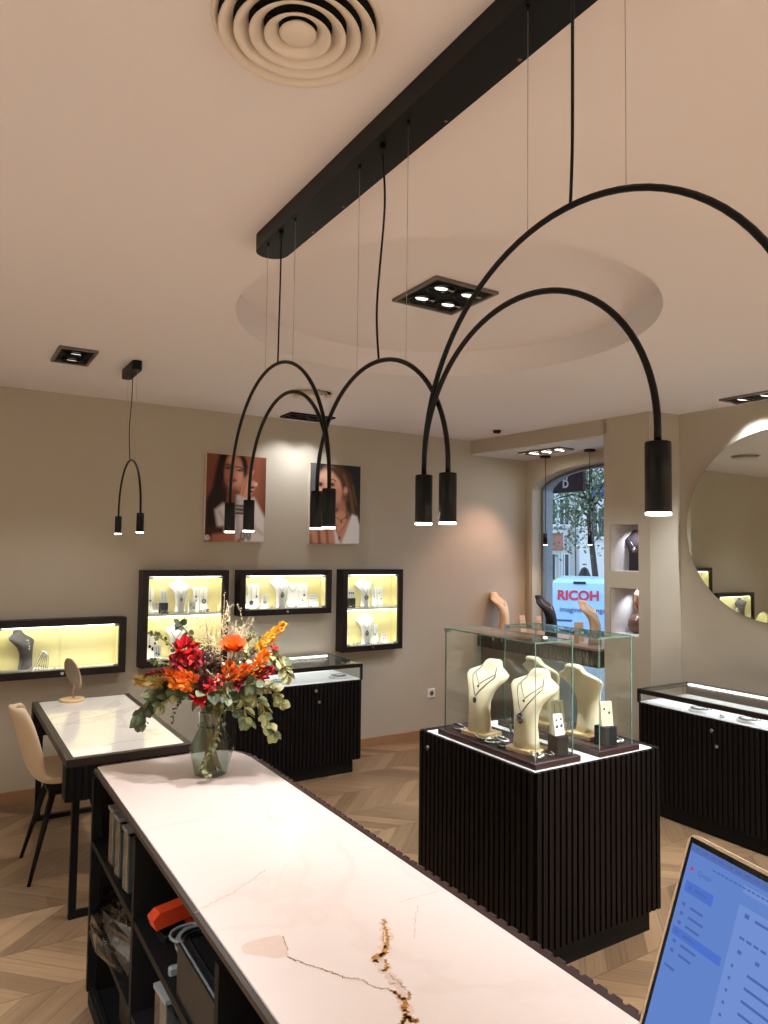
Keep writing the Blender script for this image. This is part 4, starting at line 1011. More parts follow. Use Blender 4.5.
# ---- linear pendant with arches
LX = .882; CX_ = .924; LZ = 1.755; LL = .107
lp = thing('arch_pendant_lamp', 'large black linear ceiling lamp with overlapping hanging arches and small spotlights', 'pendant lamp', (LX, 1.52, H))
b = MB(); hw = .056; P = []
for k in range(13): a = PI*k/12; P.append((CX_+hw*math.cos(a), 2.217+hw*math.sin(a)))
for k in range(13): a = PI+PI*k/12; P.append((CX_+hw*math.cos(a), .80+hw*math.sin(a)))
b.prism(P, H-.055, H, 'black_metal')
b.build('ceiling_canopy', lp, True)
for y in (2.0, 1.8, 1.3, 1.05):
    MB().cyl((CX_+.045, y, H-.0565), (CX_+.045, y, H-.054), .004, 'spot_grey').build('screw', lp, True)
def arch_tube(y0, y1, zt, dx=0.):
    cy, a = (y0+y1)/2, abs(y1-y0)/2; zb = LZ+LL; h = zt-zb; P = [(LX+dx, y0, zb)]
    n = 44
    for k in range(n+1):
        an = PI*k/n; P.append((LX+dx, cy+(y0-cy)*math.cos(an)/1., zb+.02+(h-.02)*math.sin(an)))
    P.append((LX+dx, y1, zb)); b = MB(); b.tube(P, .0055, 'black_metal', 10); b.build('arch_tube', lp, True)
def head(y, dx=0., W=4.2):
    b = MB(); x = LX+dx
    b.lathe([(.0187, LZ+.004), (.0187, LZ+LL-.002), (.0175, LZ+LL)], 'black_metal', 24, Matrix.Translation((x, y, 0)))
    o = b.build('spot_head', lp, True)
    b = MB(); b.lathe([(.0178, LZ), (.0178, LZ+.0038)], 'lamp_glow', 24, Matrix.Translation((x, y, 0))); l = b.build('lens', o); l.data.transform(Matrix.Translation(-Vector((LX, 1.52, H))))
    if W: spot((x, y, LZ-.006), (x, y, 0), W, 125, .9, (255, 246, 244), .008)
def py_(px, dx=0.): return at_x(px, 527, LX+dx).y
CDX = .014
yA = dict(a=(py_(229.5), py_(328.5)), b=(py_(248.5), py_(328.5)), c=(py_(316.5, CDX), py_(447.5, CDX)), d=(py_(423.5), py_(658.5)), e=(py_(423.5), .435))
ZA = dict(a=2.282, b=2.174, c=2.162, d=2.163, e=2.284)
for k in 'abcde': arch_tube(*yA[k], ZA[k], CDX if k == 'c' else 0)
for y, dx, W in ((yA['a'][0], 0, 6.), (yA['b'][0], 0, 6.), (yA['a'][1], 0, 1.), (yA['c'][0], CDX, .9), (yA['c'][1], CDX, .7), (yA['d'][0], 0, .7), (yA['d'][1], 0, .6), (yA['e'][1], 0, .6)): head(y, dx, W)
def catm(P, n=8):
    P = [Vector(p) for p in P]; Q = [P[0]] + P + [P[-1]]; o = []
    for i in range(1, len(Q)-2):
        for k in range(n):
            t = k/n; a, b_, c, d = Q[i-1:i+3]
            o.append(.5*((2*b_)+(c-a)*t+(2*a-5*b_+4*c-d)*t*t+(3*b_-a-3*c+d)*t**3))
    return o+[P[-1]]
def ztop(y0, y1, zt, y): c, a = (y0+y1)/2, abs(y1-y0)/2; return LZ+LL+.02+(zt-LZ-LL-.02)*math.sqrt(max(0, 1-((y-c)/a)**2))
for (k, zt, dx, wy, sw) in (('a', ZA['a'], 0, (py_(262), py_(289.5)), -.001), ('c', ZA['c'], CDX, (py_(354.5, CDX), py_(404, CDX)), .006), ('e', ZA['e'], 0, (py_(527), py_(628)), -.003)):
    for y in wy:
        z = ztop(*yA[k], zt, y)
        MB().cyl((LX+dx, y, z), (LX+dx, y, H-.055), .0007, 'steel_wire', None, 5).build('steel_wire', lp, True)
        MB().cyl((LX+dx, y, H-.066), (LX+dx, y, H-.055), .004, 'black_metal', None, 10).build('wire_grip', lp, True)
    yc = sum(wy)/2; y1 = yc+.006; z = ztop(*yA[k], zt, y1); zc = H-.055
    b = MB(); b.tube(catm([(LX+dx, yc, zc), (LX+dx, yc, zc-.03), (LX+dx+sw*.6, yc-.003-sw*.6, zc-(zc-z)*.3), (LX+dx-sw*.6, yc+.006+sw, zc-(zc-z)*.74), (LX+dx, y1, z)]), .0028, 'black_metal', 8); b.build('power_cord', lp, True)
    b = MB(); b.cyl((LX+dx, yc, zc-.026), (LX+dx, yc, zc), .007, 'black_metal', .009, 12); b.build('cord_gland', lp, True)
# small pendant over the table
sx = .92; SY = (4.525, 3.97)
sp = thing('arch_pendant_lamp', 'small black single arch pendant hanging over the marble table', 'pendant lamp', (sx, 4.27, H))
b = MB(); P = []
for k in range(9): a = PI*k/8; P.append((sx+.028*math.cos(a), 4.42+.028*math.sin(a)))
for k in range(9): a = PI+PI*k/8; P.append((sx+.028*math.cos(a), 4.16+.028*math.sin(a)))
b.prism(P, H-.052, H, 'black_metal'); b.build('ceiling_canopy', sp, True)
b = MB(); zb = LZ+.02+.108; P = [(sx, SY[0], zb)]
for k in range(37): an = PI*k/36; P.append((sx, 4.2475+.2775*math.cos(an), zb+.03+.285*math.sin(an)))
P.append((sx, SY[1], zb)); b.tube(P, .006, 'black_metal', 10); b.build('arch_tube', sp, True)
for y in SY:
    b = MB(); b.lathe([(.0195, zb-.104), (.0195, zb-.002), (.018, zb)], 'black_metal', 20, Matrix.Translation((sx, y, 0))); o = b.build('spot_head', sp, True)
    b = MB(); b.lathe([(.0185, zb-.108), (.0185, zb-.1042)], 'lamp_glow', 20, Matrix.Translation((sx, y, 0))); l = b.build('lens', o); l.data.transform(Matrix.Translation(-Vector((sx, 4.27, H))))
    spot((sx, y, zb-.114), (sx, y, 0), 4, 125, .9, (255, 232, 208), .016)
b = MB(); b.tube(catm([(sx, 4.26, H-.05), (sx, 4.265, H-.2), (sx-.006, 4.275, H-.38), (sx, 4.265, zb+.313)]), .0024, 'black_metal', 6); b.build('power_cord', sp, True)
for y in (4.38, 4.15): MB().cyl((sx, y, zb+.03+.285*math.sqrt(1-((y-4.2475)/.2775)**2)), (sx, y, H-.05), .0007, 'steel_wire', None, 5).build('steel_wire', sp, True)
# two little drop pendants in the window bay
for y, l in ((4.96, 'small black drop pendant in the window bay, farther from the pillar'), (4.41, 'small black drop pendant in the window bay, next to the pillar')):
    t = thing('drop_pendant_lamp', l, 'pendant lamp', (4.92, y, SZ-.012)); z = 1.765
    b = MB(); b.lathe([(.05, SZ-.03), (.05, SZ-.013)], 'black_metal', 24, Matrix.Translation((4.92, y, 0))); b.build('ceiling_canopy', t, True)
    MB().cyl((4.92, y, z+.11), (4.92, y, SZ-.03), .003, 'black_metal', None, 6).build('power_cord', t, True)
    b = MB(); b.lathe([(.02, z+.004), (.02, z+.11)], 'black_metal', 20, Matrix.Translation((4.92, y, 0))); o = b.build('spot_head', t, True)
    b = MB(); b.lathe([(.0185, z), (.0185, z+.0038)], 'lamp_glow', 20, Matrix.Translation((4.92, y, 0))); le = b.build('lens', o); le.data.transform(Matrix.Translation(-Vector((4.92, y, SZ-.012))))
    spot((4.92, y, z-.006), (4.92, y, 0), 3, 120, .9, (255, 232, 208), .016)

# ---- recessed ceiling spots
def recessed(label, c, z, nx, ny, p=.16, W=0, tgt=None, ang=80, tilt=None, glow='bulb_glow', rz=0., col=(241, 247, 255), frame='spot_grey'):
    t = thing('recessed_spotlight', label, 'ceiling light', (c[0], c[1], z), rz)
    lx, ly = nx*p/2+.008, ny*p/2+.008; f = .016
    b = MB()
    for a in ((-lx-f, lx+f, -ly-f, -ly), (-lx-f, lx+f, ly, ly+f), (-lx-f, -lx, -ly, ly), (lx, lx+f, -ly, ly)): b.box(*a, -.014, 0, frame)
    b.build('frame', t)
    MB().box(-lx, lx, -ly, ly, -.003, -.001, 'dark_void').build('housing', t)
    for i in range(nx):
        for j in range(ny):
            x, y = (i-(nx-1)/2)*p, (j-(ny-1)/2)*p
            Mx = Matrix.Translation((x, y, -.008)) @ Matrix.Rotation(R(12), 4, 'X')
            b = MB(); b.torus((x, y, -.012), p*.42, .004, 'black_metal', 28, 6)
            b.lathe([(p*.41, -.006), (p*.3, -.002), (p*.14, .004)], 'reflector', 24, Mx, caps=False)
            o = b.build('lamp', t)
            b = MB(); k = .36 if glow == 'lamp_glow' else .2; b.lathe([(p*k*.8, -.005), (p*k, .0)], glow, 20, Mx); b.build('bulb', o)
            if W and tgt: 
                g = tgt[(i*ny+j) % len(tgt)] if isinstance(tgt[0], (tuple, list)) else tgt
                w = Matrix.Rotation(rz, 4, 'Z') @ Vector((x, y, 0)); spot((c[0]+w.x, c[1]+w.y, z-.03), g, W, ang, .7, col, .03)
    return t
q = [at_z(x, y, CZ) for x, y in ((393, 297), (441, 275), (497, 293), (448, 313))]; cc = sum(q, Vector())/4
recessed('square four lamp recessed spotlight inside the round ceiling recess', (cc.x, cc.y), CZ, 2, 2, .155, 30, ((2.43, 2.2, .8), (2.43, 2.8, .8), (2.6, 4.4, 0), (1.6, 4.0, 0)), 70)
recessed('two lamp recessed ceiling spotlight left of the small pendant', (.597, 4.235), H, 1, 2, .15, 7, ((.6, 4.9, .4), (.6, 4.2, 0)), 80)
recessed('two lamp recessed ceiling spotlight near the wall above the portraits', (2.47, 5.13), H, 2, 1, .17, 4.2, ((2.25, D, 1.3), (2.6, D, 1.3)), 100, frame='black_metal')
recessed('recessed ceiling spotlight washing the wall above the round mirror', (4.60, 2.62), H, 1, 3, .16, 13, ((4.85, 2.7, 1.75),), 95, rz=R(1))
recessed('three lamp recessed spotlight in the window bay ceiling', (4.66, 4.70), SZ-.012, 1, 3, .15, 8.5, ((4.75, 4.2, .9), (4.3, D, .5), (4.0, D, .45)), 75, glow='lamp_glow', rz=R(4), col=(255, 200, 178))
for (x, y, z, l) in ((pw(4.75)-.14, 5.02, H, ''),):
    t = thing('ceiling_sensor', 'small black sensor on the ceiling just before the bulkhead', 'sensor', (at_z(497, 430, H).x, at_z(497, 430, H).y, H))
    b = MB(); b.lathe([(.06, -.004), (.06, 0)], 'vent_white', 24); b.build('plate', t)
    b = MB(); b.lathe([(.02, -.03), (.034, -.024), (.036, -.004)], 'black_metal', 20); b.build('lens_housing', t)
# added unseen spots to lift the ceiling by bounce, plus a bare window-side one
for x, y, tx, ty, W in ((2.9, .9, 2.9, 1.2, 150), (-.9, 1.0, -1.5, 1.4, 240), (1.0, -1.2, 1.0, -2.0, 285), (3.4, -1.0, 3.4, -1.6, 285), (-.9, 3.6, -1.9, 3.6, 60), (3.45, 3.6, 3.4, 3.7, 24)):
    recessed('added unseen fill spotlight over the %s part of the shop' % {2.9: 'right hand', -.9: ('left hand' if y < 2 else 'far left hand'), 1.0: 'near middle', 3.4: 'near right hand', 3.45: 'window side'}[x], (x, y), H, 1, 1, .15, W, (tx, ty, 0), 110) if (x, y) != (3.45, 3.6) else spot((x, y, H-.03), (tx, ty, 0), W, 120, .8)
# niche lights
for z in (1.43, 1.92): spot((4.60, 3.66, z-.015), (4.72, 3.70, z-.4), 1.1, 120, .8, (236, 240, 255), .012)
# counter display lights (their LED strips)
area((2.3, 5.29, BZ-.03), (2.3, 5.0, BZ-.14), .1, .94, .012, (250, 250, 255))
area((4.48, 2.03, RZ-.03), (4.2, 2.03, RZ-.11), .45, .012, 2.1, (250, 250, 255))

# ---- round ceiling air diffusers
def diffuser(label, cx, cy, r, n=5):
    t = thing('air_vent', label, 'air vent', (cx, cy, H))
    b = MB(); b.lathe([(r*1.0, -.001), (r*1.0, -.005), (r*.97, -.010), (r*.93, -.006), (r*.92, -.0015)], 'vent_white', 56, caps=False); b.build('outer_flange', t)
    b = MB(); b.lathe([(r*.93, -.0012), (r*.93, -.001)], 'dark_void', 48); b.build('duct_shade', t)  # flat dark disc stands in for the shade behind the vane gaps
    for k in range(n):
        q = r*(.92-.175*k); w_ = r*.165; b = MB()
        b.lathe([(q-w_, -.004), (q-w_*.8, -.012), (q-w_*.35, -.022), (q, -.027), (q-.002, -.029), (q-w_*.42, -.025), (q-w_*.9, -.014), (q-w_-.001, -.004)] if k < n-1 else [(.001, -.027), (q*.5, -.028), (q*.85, -.026), (q, -.02), (q*.6, -.006)], 'vent_white', 56, caps=False); b.build('ring_vane', t)
    b = MB(); b.cyl((0, 0, -.001), (0, 0, -.02), r*.1, 'vent_white'); b.box(-r*.85, r*.85, -.004, .004, -.010, -.0014, 'dark_void'); b.box(-.004, .004, -r*.85, r*.85, -.010, -.0014, 'dark_void'); b.build('hub', t)
diffuser('large round white air vent in the ceiling near the photographer', .576, 1.275, .172)
diffuser('round white air vent far off near the portraits', 2.10, 4.32, .15)

# ---- outside
SZt = -1.0
b = MB(); b.box(5.14, 45, -10, 60, SZt-.1, SZt, 'asphalt'); struct(b.build('ground_street'))
vd = 20.0; vc = at_d(579.5, 600, vd); va = face(-math.sin(R(47)), -math.cos(R(47)))
van = thing('van', 'white delivery van, sky blue tinted, with large red lettering parked outside the shop window', 'van', (vc.x, vc.y, SZt), va-R(2))
vh, vw_ = 1.93, .86
b = MB(); rows = []
for z, hw, y0 in ((.35, .80, .0), (.5, vw_, -.02), (1.05, vw_, .0), (1.55, .83, .07), (1.82, .76, .14), (1.94, .62, .32)):
    rows.append([(-hw, y0+.06, z), (-hw*.93, y0, z), (hw*.93, y0, z), (hw, y0+.06, z), (hw, 3.0+(.0 if z < 1.1 else -.5*(z-1.1)), z), (hw*.8, 3.8-(.9*(z-.9) if z > .9 else 0), z), (-hw*.8, 3.8-(.9*(z-.9) if z > .9 else 0), z), (-hw, 3.0, z)])
b.loft(rows, 'van_sky_tint', smooth=False); b.build('van_body', van)
b = MB(); b.box(-.86, .86, -.07, .05, .33, .52, 'grey_letter'); b.build('bumper', van)
for s in (-1, 1): MB().bbox(min(s*.80, s*.87), max(s*.80, s*.87), -.02, .03, .75, 1.3, 'dark_red', .01).build('tail_light', van)
b = MB(); b.box(-.17, .17, .10, .16, 1.80, 1.87, 'dark_glass'); b.build('brake_light', van)
b = MB(); b.box(-.62, -.2, -.012, .01, .74, .80, 'grey_letter'); b.build('number_plate', van)
for s in (-1, 1):
    for y in (.75, 3.0):
        b = MB(); b.cyl((s*.66, y, .32), (s*.86, y, .32), .32, 'key_black', None, 24); b.cyl((s*.86, y, .32), (s*.865, y, .32), .18, 'silver', None, 16); b.build('wheel', van)
def text(s, size, m, name, parent, loc, ext=.004, rx=PI/2, ry=0, rz=0, bold=0., align='CENTER', sx=1.):
    cu = bpy.data.curves.new(name, 'FONT'); cu.body = s; cu.size = size; cu.extrude = ext; cu.align_x = align; cu.offset = bold
    o = bpy.data.objects.new(name, cu); C.objects.link(o); dg = bpy.context.evaluated_depsgraph_get()
    me = bpy.data.meshes.new_from_object(o.evaluated_get(dg)); bpy.data.objects.remove(o)
    me.transform(Matrix.Translation(loc) @ Matrix.Rotation(rz, 4, 'Z') @ Matrix.Rotation(rx, 4, 'X') @ Matrix.Scale(sx, 4, (1, 0, 0)))
    me.materials.clear(); me.materials.append(MATS[m]); q = bpy.data.objects.new(name, me); C.objects.link(q); q.parent = parent; return q
tl = math.atan2(.10, .55)
text('RICOH', .37, 'red_letter', 'lettering', van, (-.04, .022, 1.36), .006, PI/2-.14, bold=.012)
text('imagine.', .20, 'grey_letter', 'lettering', van, (-.22, -.012, 1.02), .006, PI/2-.02)
text('change.', .20, 'grey_letter', 'lettering', van, (.46, -.012, 1.02), .006, PI/2-.02)
b = MB(); b.lathe([(.2, 0), (.22, .5), (.22, .9), (.12, 1.02), (.02, 1.05)], 'key_black', 20)
q = at_d(584.5, 580, 25.5); bb = solo(b, 'litter_bin', 'dark rounded top street bin beyond the van roof', 'street bin', (q.x, q.y, SZt)); bb.scale = (1, 1, (at_d(584, 567, 25.5).z-SZt)/1.05)
# tree
rnd = random.Random(21); td = 24.2
T0, T1 = at_d(598, 600, td), at_d(589, 520, td)
tr = thing('street_tree', 'green leafy street tree with a thin leaning trunk beyond the van', 'tree', (T0.x, T0.y, SZt))
b = MB(); base = Vector((T0.x, T0.y, SZt)); b.tube([base, T0.lerp(T1, .2), T0.lerp(T1, .6), T1, at_d(590, 490, td), at_d(592, 465, td)], [.14, .11, .10, .085, .06, .03], 'bark', 10)
tips = []
for px, py, dd in ((560, 515, .3), (553, 500, -.4), (570, 485, .5), (605, 510, -.3), (612, 490, .4), (600, 470, .3), (580, 470, -.5), (620, 470, .2), (566, 540, .1), (590, 450, .2), (608, 535, -.2)):
    e = at_d(px, py, td+dd); s = T1.lerp(at_d(590, 490, td), rnd.random()); mid = s.lerp(e, .5)+Vector((0, 0, .18)); b.tube([s, mid, e], [.05, .035, .012], 'bark', 6); tips += [e, mid, s.lerp(e, .8)]
b.build('trunk', tr, True)
b = MB()
for e in tips:
    for k in range(62):
        p = e+Vector((rnd.gauss(0, .45), rnd.gauss(0, .45), rnd.gauss(0, .34)))
        if p.z < .75+SZt+1.2: continue
        b.leaf(p, (rnd.uniform(-1, 1), rnd.uniform(-1, 1), rnd.uniform(-1, .3)), (rnd.uniform(-1, 1), rnd.uniform(-1, 1), 1), rnd.uniform(.11, .18), .085, 'tree_leaf')
b.build('leaves', tr, True)
# houses over the street
def facade(name, label, px0, px1, dep, hgt, m, wins, extra=None):
    a, c = at_d(px0, 551, dep), at_d(px1, 551, dep); a.z = c.z = 0; L = (c-a).length; ang = math.atan2((c-a).y, (c-a).x)
    t = thing(name, label, 'building', (a.x, a.y, SZt), ang)
    MB().box(0, L, 0, 6, 0, hgt, m).build('facade', t)
    for (x0, x1, z0, z1) in wins:
        f = MB(); f.box(x0*L-.06, x1*L+.06, -.05, .02, z0-.06, z1+.06, 'white_paint'); f.box(x0*L-.12, x1*L+.12, -.12, .02, z0-.14, z0-.06, m); o = f.build('window', t)
        g = MB(); g.box(x0*L, x1*L, -.058, -.03, z0, z1, 'dark_glass'); g.build('pane', o)
        g = MB(); xm = (x0+x1)/2*L; g.box(xm-.03, xm+.03, -.07, -.05, z0, z1, 'white_paint'); g.build('mullion', o)
    return t, L
facade('building', 'pale street house with a row of dark windows behind the tree', 490, 575, 31, 14, 'render_pale', [(.02+.16*i, .12+.16*i, z, z+1.1) for z in (1.5, 3.9, 6.6) for i in range(6)])
facade('building', 'white blank gabled house behind the tree trunk', 579.5, 700, 30.5, 6.6, 'white_paint', [(.5, .62, 1.4, 2.8), (.75, .87, 1.4, 2.8), (.1, .2, 3.4, 4.6)])
q = at_d(552, 540, 30.4); t = thing('brick_shopfront', 'red brick panel on the pale house seen left of the tree', 'wall panel', (q.x, q.y, SZt), 0)
M = Matrix.Rotation(math.atan2((at_d(575, 551, 31)-at_d(490, 551, 31)).y, (at_d(575, 551, 31)-at_d(490, 551, 31)).x), 4, 'Z')
b = MB(); b.box(-.3, .45, -.1, .1, 0, 1.3, 'render_pale', M); b.box(-.3, .45, -.1, .1, 2.75, 3.5, 'brick', M); b.box(-.36, .5, -.16, .12, 3.5, 3.62, 'render_pale', M); b.box(-.3, -.22, -.08, .1, 1.3, 2.75, 'render_pale', M); b.box(.37, .45, -.08, .1, 1.3, 2.75, 'render_pale', M); b.build('brick_face', t)
q = at_d(600, 490, 29); t = thing('shop_sign', 'blue rectangular shop sign on the white house over the street', 'sign', (q.x, q.y, q.z-.3)); b = MB(); b.box(-.5, .6, -.06, .06, 0, .55, 'blue_sign', Matrix.Rotation(R(-40), 4, 'Z')); b.build('sign_board', t)
# projecting banner over the window
A_, B_ = at_x(556, 487, 5.9), at_x(584.5, 491, 5.9)
t = thing('hanging_banner', 'dark maroon projecting shop banner with a white letter outside window top', 'banner', (5.9, B_.y, B_.z))
b = MB(); b.box(-.02, .02, 0, .62, 0, .55, 'awning'); b.build('cloth', t)
b = MB(); b.tube([(0, -.02, .57), (0, 1.05, .57)], .012, 'black_metal'); b.build('pole', t)
text('B', .23, 'white_paint', 'letter', t, (-.025, .255, .05), .003, PI/2, rz=-PI/2, sx=.75)

# ---- laptop on a stand at the near end of the counter
LD, LHh, LWd, TLT = .78, .25, .36, R(20)
P0 = at_d(690, 832, LD); nb = Vector((.974, -.225, 0)); eR = Vector((-.225, -.974, 0))
upv = nb*math.sin(TLT)+Vector((0, 0, math.cos(TLT))); Pb = P0-upv*LHh
lt = thing('laptop', 'open champagne coloured laptop showing a blue mail page at the counter end', 'laptop', Pb, math.atan2(eR.y, eR.x))
ML = Matrix.Rotation(-TLT, 4, 'X')
b = MB(); b.bbox(0, LWd, -.225, -.004, -.016, -.004, 'champagne', .003); b.build('base', lt)
MB().box(.02, LWd-.02, -.13, -.02, -.004, -.0025, 'key_black').build('keyboard', lt)
MB().box(.105, LWd-.105, -.215, -.145, -.004, -.0034, 'champagne').build('trackpad', lt)
MS = Matrix(((1, 0, 0, 0), (0, 1, 0, 0), (0, 0, 1, 0), (0, 0, 0, 1)))
def lidbox(b, x0, x1, z0, z1, y0, y1, m): b.box(x0, x1, y0, y1, z0, z1, m, ML)
b = MB(); r = .010
P = [(0, 0), (LWd, 0)] + [(LWd-r+r*math.cos(R(a)), LHh-r+r*math.sin(R(a))) for a in range(0, 91, 15)] + [(r+r*math.cos(R(a)), LHh-r+r*math.sin(R(a))) for a in range(90, 181, 15)]
b.loft([[tuple(ML @ Vector((x, y, z))) for x, z in P] for y in (0, .0065)], 'champagne', smooth=False); b.build('lid', lt)
b = MB(); lidbox(b, .0035, LWd-.0035, .006, LHh-.0035, -.0006, 0, 'bezel_black'); b.build('bezel', lt)
b = MB(); sx0, sx1, sz0, sz1 = .008, LWd-.008, .016, LHh-.009
lidbox(b, sx0, sx1, sz0, sz1, -.0010, -.0006, 'screen_blue'); sc = b.build('screen', lt)
b = MB(); W_, H_ = sx1-sx0, sz1-sz0
def sr(u0, u1, v0, v1, m, k=0): lidbox(b, sx0+u0*W_, sx0+u1*W_, sz1-v1*H_, sz1-v0*H_, -.0013-.0002*k, -.0011, m)
sr(0, 1, 0, .035, 'screen_top'); sr(.02, .035, .012, .024, 'screen_ink', 1)
for i in range(9): sr(.05+.032*i, .07+.032*i, .013, .022, 'screen_ink', 1)
for i in range(26): sr(.10+.016*i, .111+.016*i, .063, .070, 'screen_ink', 1)
sr(.02, .03, .10, .115, 'screen_red', 1); sr(.215, .98, .055, .085, 'screen_pale')
sr(.015, .125, .165, .215, 'screen_sel', 0); sr(.03, .04, .18, .2, 'screen_ink', 1); sr(.055, .105, .184, .196, 'screen_ink', 1)
for i, w in enumerate((.05, .06, .055, .045, .06, .05)):
    if i == 3: sr(.01, .20, .262+.042*i-.012, .262+.042*i+.026, 'screen_sel', 0)
    sr(.022, .034, .262+.042*i, .276+.042*i, 'screen_ink', 1); sr(.055, .055+w, .264+.042*i, .275+.042*i, 'screen_ink', 1)
sr(.015, .055, .545, .556, 'screen_ink', 1)
sr(.215, .98, .135, .96, 'screen_pale'); sr(.24, .255, .158, .176, 'screen_ink', 1); sr(.275, .33, .162, .173, 'screen_ink', 1)
for i in range(22): sr(.24+.024*i, .257+.024*i, .252, .262, 'screen_ink', 1)
for i in range(3): sr(.245+.06*i, .258+.06*i, .305, .32, 'screen_ink', 1)
for i in range(12):
    v = .37+.05*i; rr = random.Random(i)
    sr(.235, .243, v, v+.012, 'screen_ink', 1); sr(.29, .29+rr.uniform(.07, .16), v, v+.011, 'screen_ink', 1); sr(.5, .5+rr.uniform(.15, .4), v-.012, v, 'screen_ink', 1)
    if i % 2 == 0: sr(.5, .512, v+.006, v+.024, 'screen_red' if i % 4 else 'screen_sel', 1); sr(.525, .525+rr.uniform(.1, .2), v+.01, v+.019, 'screen_ink', 1)
b.build('page_layout', sc)
tx = text('Gmail', .0078, 'screen_ink', 'page_title', sc, (0, 0, 0), .00005, PI/2, align='LEFT')
tx.data.transform(ML @ Matrix.Translation((sx0+.05*W_, -.0014, sz1-.122*H_)))
st = thing('laptop_stand', 'black laptop stand on the near end of the counter, holding the laptop', 'stand', (Pb.x, Pb.y, CT), math.atan2(eR.y, eR.x))
zz = Pb.z-CT-.0165
b = MB(); b.bbox(.06, .29, -.06, .13, 0, .01, 'black_metal', .003); b.build('foot_plate', st)
b = MB(); b.bbox(.14, .20, -.045, -.02, .01, zz-.008, 'black_metal', .003); b.build('post', st)
b = MB(); b.bbox(.04, .29, -.215, -.02, zz-.008, zz, 'black_metal', .003); b.build('tray', st)

# ---- vase and bouquet
VX, VY = .895, 2.635
vz = thing('glass_vase', 'greenish faceted glass vase of dried flowers on the marble counter', 'vase', (VX, VY, CT+.0006))
b = MB(); NV = 7
def vring(r, z, off=0.): return [b.bm.verts.new((r*math.cos(2*PI*(i+off)/NV+.3), r*math.sin(2*PI*(i+off)/NV+.3), z)) for i in range(NV)]
ra_, rb_, rc_, rd_, re_ = vring(.056, 0), vring(.060, .006), vring(.086, .092, .5), vring(.047, .172), vring(.046, .186)
rf_ = vring(.054, .238, .5)
for i in range(NV):
    j = (i+1) % NV
    b._f([ra_[i], ra_[j], rb_[j], rb_[i]], 'vase_glass'); b._f([rb_[i], rb_[j], rc_[i]], 'vase_glass'); b._f([rb_[j], rc_[j], rc_[i]], 'vase_glass')
    b._f([rd_[i], rc_[i], rd_[j]], 'vase_glass'); b._f([rd_[j], rc_[i], rc_[j]], 'vase_glass'); b._f([rd_[i], rd_[j], re_[j], re_[i]], 'vase_glass')
    b._f([re_[i], rf_[i], re_[j]], 'vase_glass'); b._f([re_[j], rf_[i], rf_[j]], 'vase_glass')
b._f(ra_, 'vase_glass')
b.build('vase_body', vz)
b = MB(); b.torus((0, 0, .181), .0495, .004, 'vase_glass', 36, 8); b.torus((0, 0, .236), .053, .0022, 'vase_glass', 36, 6); b.build('collar', vz)
VD = (Vector((VX, VY, 1.0))-CAM).dot(fw)
rnd = random.Random(42)
def F_(px, py, dd=0.): return at_d(px, py, VD+dd)
def stem_path(tgt, n=1):
    a = rnd.uniform(0, 2*PI); r0 = rnd.uniform(.008, .043); a2 = a+PI+rnd.uniform(-.6, .6); r1 = rnd.uniform(.0, .026)
    p0 = Vector((VX+r0*math.cos(a), VY+r0*math.sin(a), CT+.016)); p1 = Vector((VX+r1*math.cos(a2), VY+r1*math.sin(a2), CT+.185)); p2 = p1+Vector((r1*.6*math.cos(a2), r1*.6*math.sin(a2), .05))
    return [p0, p1, p2]
BG = 'stems of the dried bouquet'
def branch(label, pts, dds, n, Lf, Wf, m, tip=.5, name='eucalyptus_branch', cat='branch', m2=None, droop=.3, r=.003, root=True):
    P = [F_(px, py, d) for (px, py), d in zip(pts, dds)]
    path = catm((stem_path(P[0]) if root else [])+P, 10)
    t = thing(name, label, cat, path[0], 0, BG)
    b = MB(); b.tube(path, r, 'stem', 6); b.build('stem', t, True)
    b = MB(); k0 = 30 if root else 0; m_ = len(path)-k0
    for i in range(n):
        q = k0+(m_-1)*(i/(n-1))**.9 if n > 1 else k0
        i0 = min(int(q), len(path)-2); p = path[i0].lerp(path[i0+1], q-i0); d = (path[min(i0+1, len(path)-1)]-path[max(i0-1, 0)]).normalized()
        for sg in (-1, 1):
            a = rnd.uniform(0, PI); sd = d.orthogonal().normalized(); sd = (Matrix.Rotation(a+(PI if sg > 0 else 0), 3, d) @ sd)
            s = (1-(1-tip)*i/n)*rnd.uniform(.8, 1.15); nr = Vector((rnd.uniform(-.5, .5), rnd.uniform(-1, .2), rnd.uniform(.0, 1)))
            b.leaf(p, sd*.9+d*rnd.uniform(.1, .6)+Vector((0, 0, -droop*rnd.random())), nr, Lf*s, Wf*s, m2 if m2 and rnd.random() < .4 else m, .2)
    b.leaf(path[-1], (path[-1]-path[-4]), (0, -1, .4), Lf*tip, Wf*tip, m, .1)
    b.build('leaves', t, True); return t
branch('eucalyptus branch with big dark leaves drooping far left over the table', [(196, 690), (170, 686), (150, 700), (141, 722)], [0, -.02, -.03, -.02], 17, .058, .046, 'leaf_dark', .8, m2='leaf_mid', droop=.8)
branch('small leaved eucalyptus sprig rising left of the red flowers', [(196, 685), (180, 655), (164, 640), (151, 634)], [0, .04, .05, .05], 14, .026, .021, 'leaf_mid', .6, m2='leaf_dark')
branch('small leaved eucalyptus sprig reaching left under the red flowers', [(194, 690), (172, 667), (154, 660)], [0, .0, .0], 12, .030, .022, 'leaf_dark', .6, m2='leaf_mid')
branch('pale round leaved eucalyptus arching out to the right beside the back counter', [(226, 690), (252, 672), (272, 656), (283, 662), (287, 676)], [0, .03, .03, .03, .02], 16, .042, .040, 'leaf_pale', .8, m2='leaf_mid')
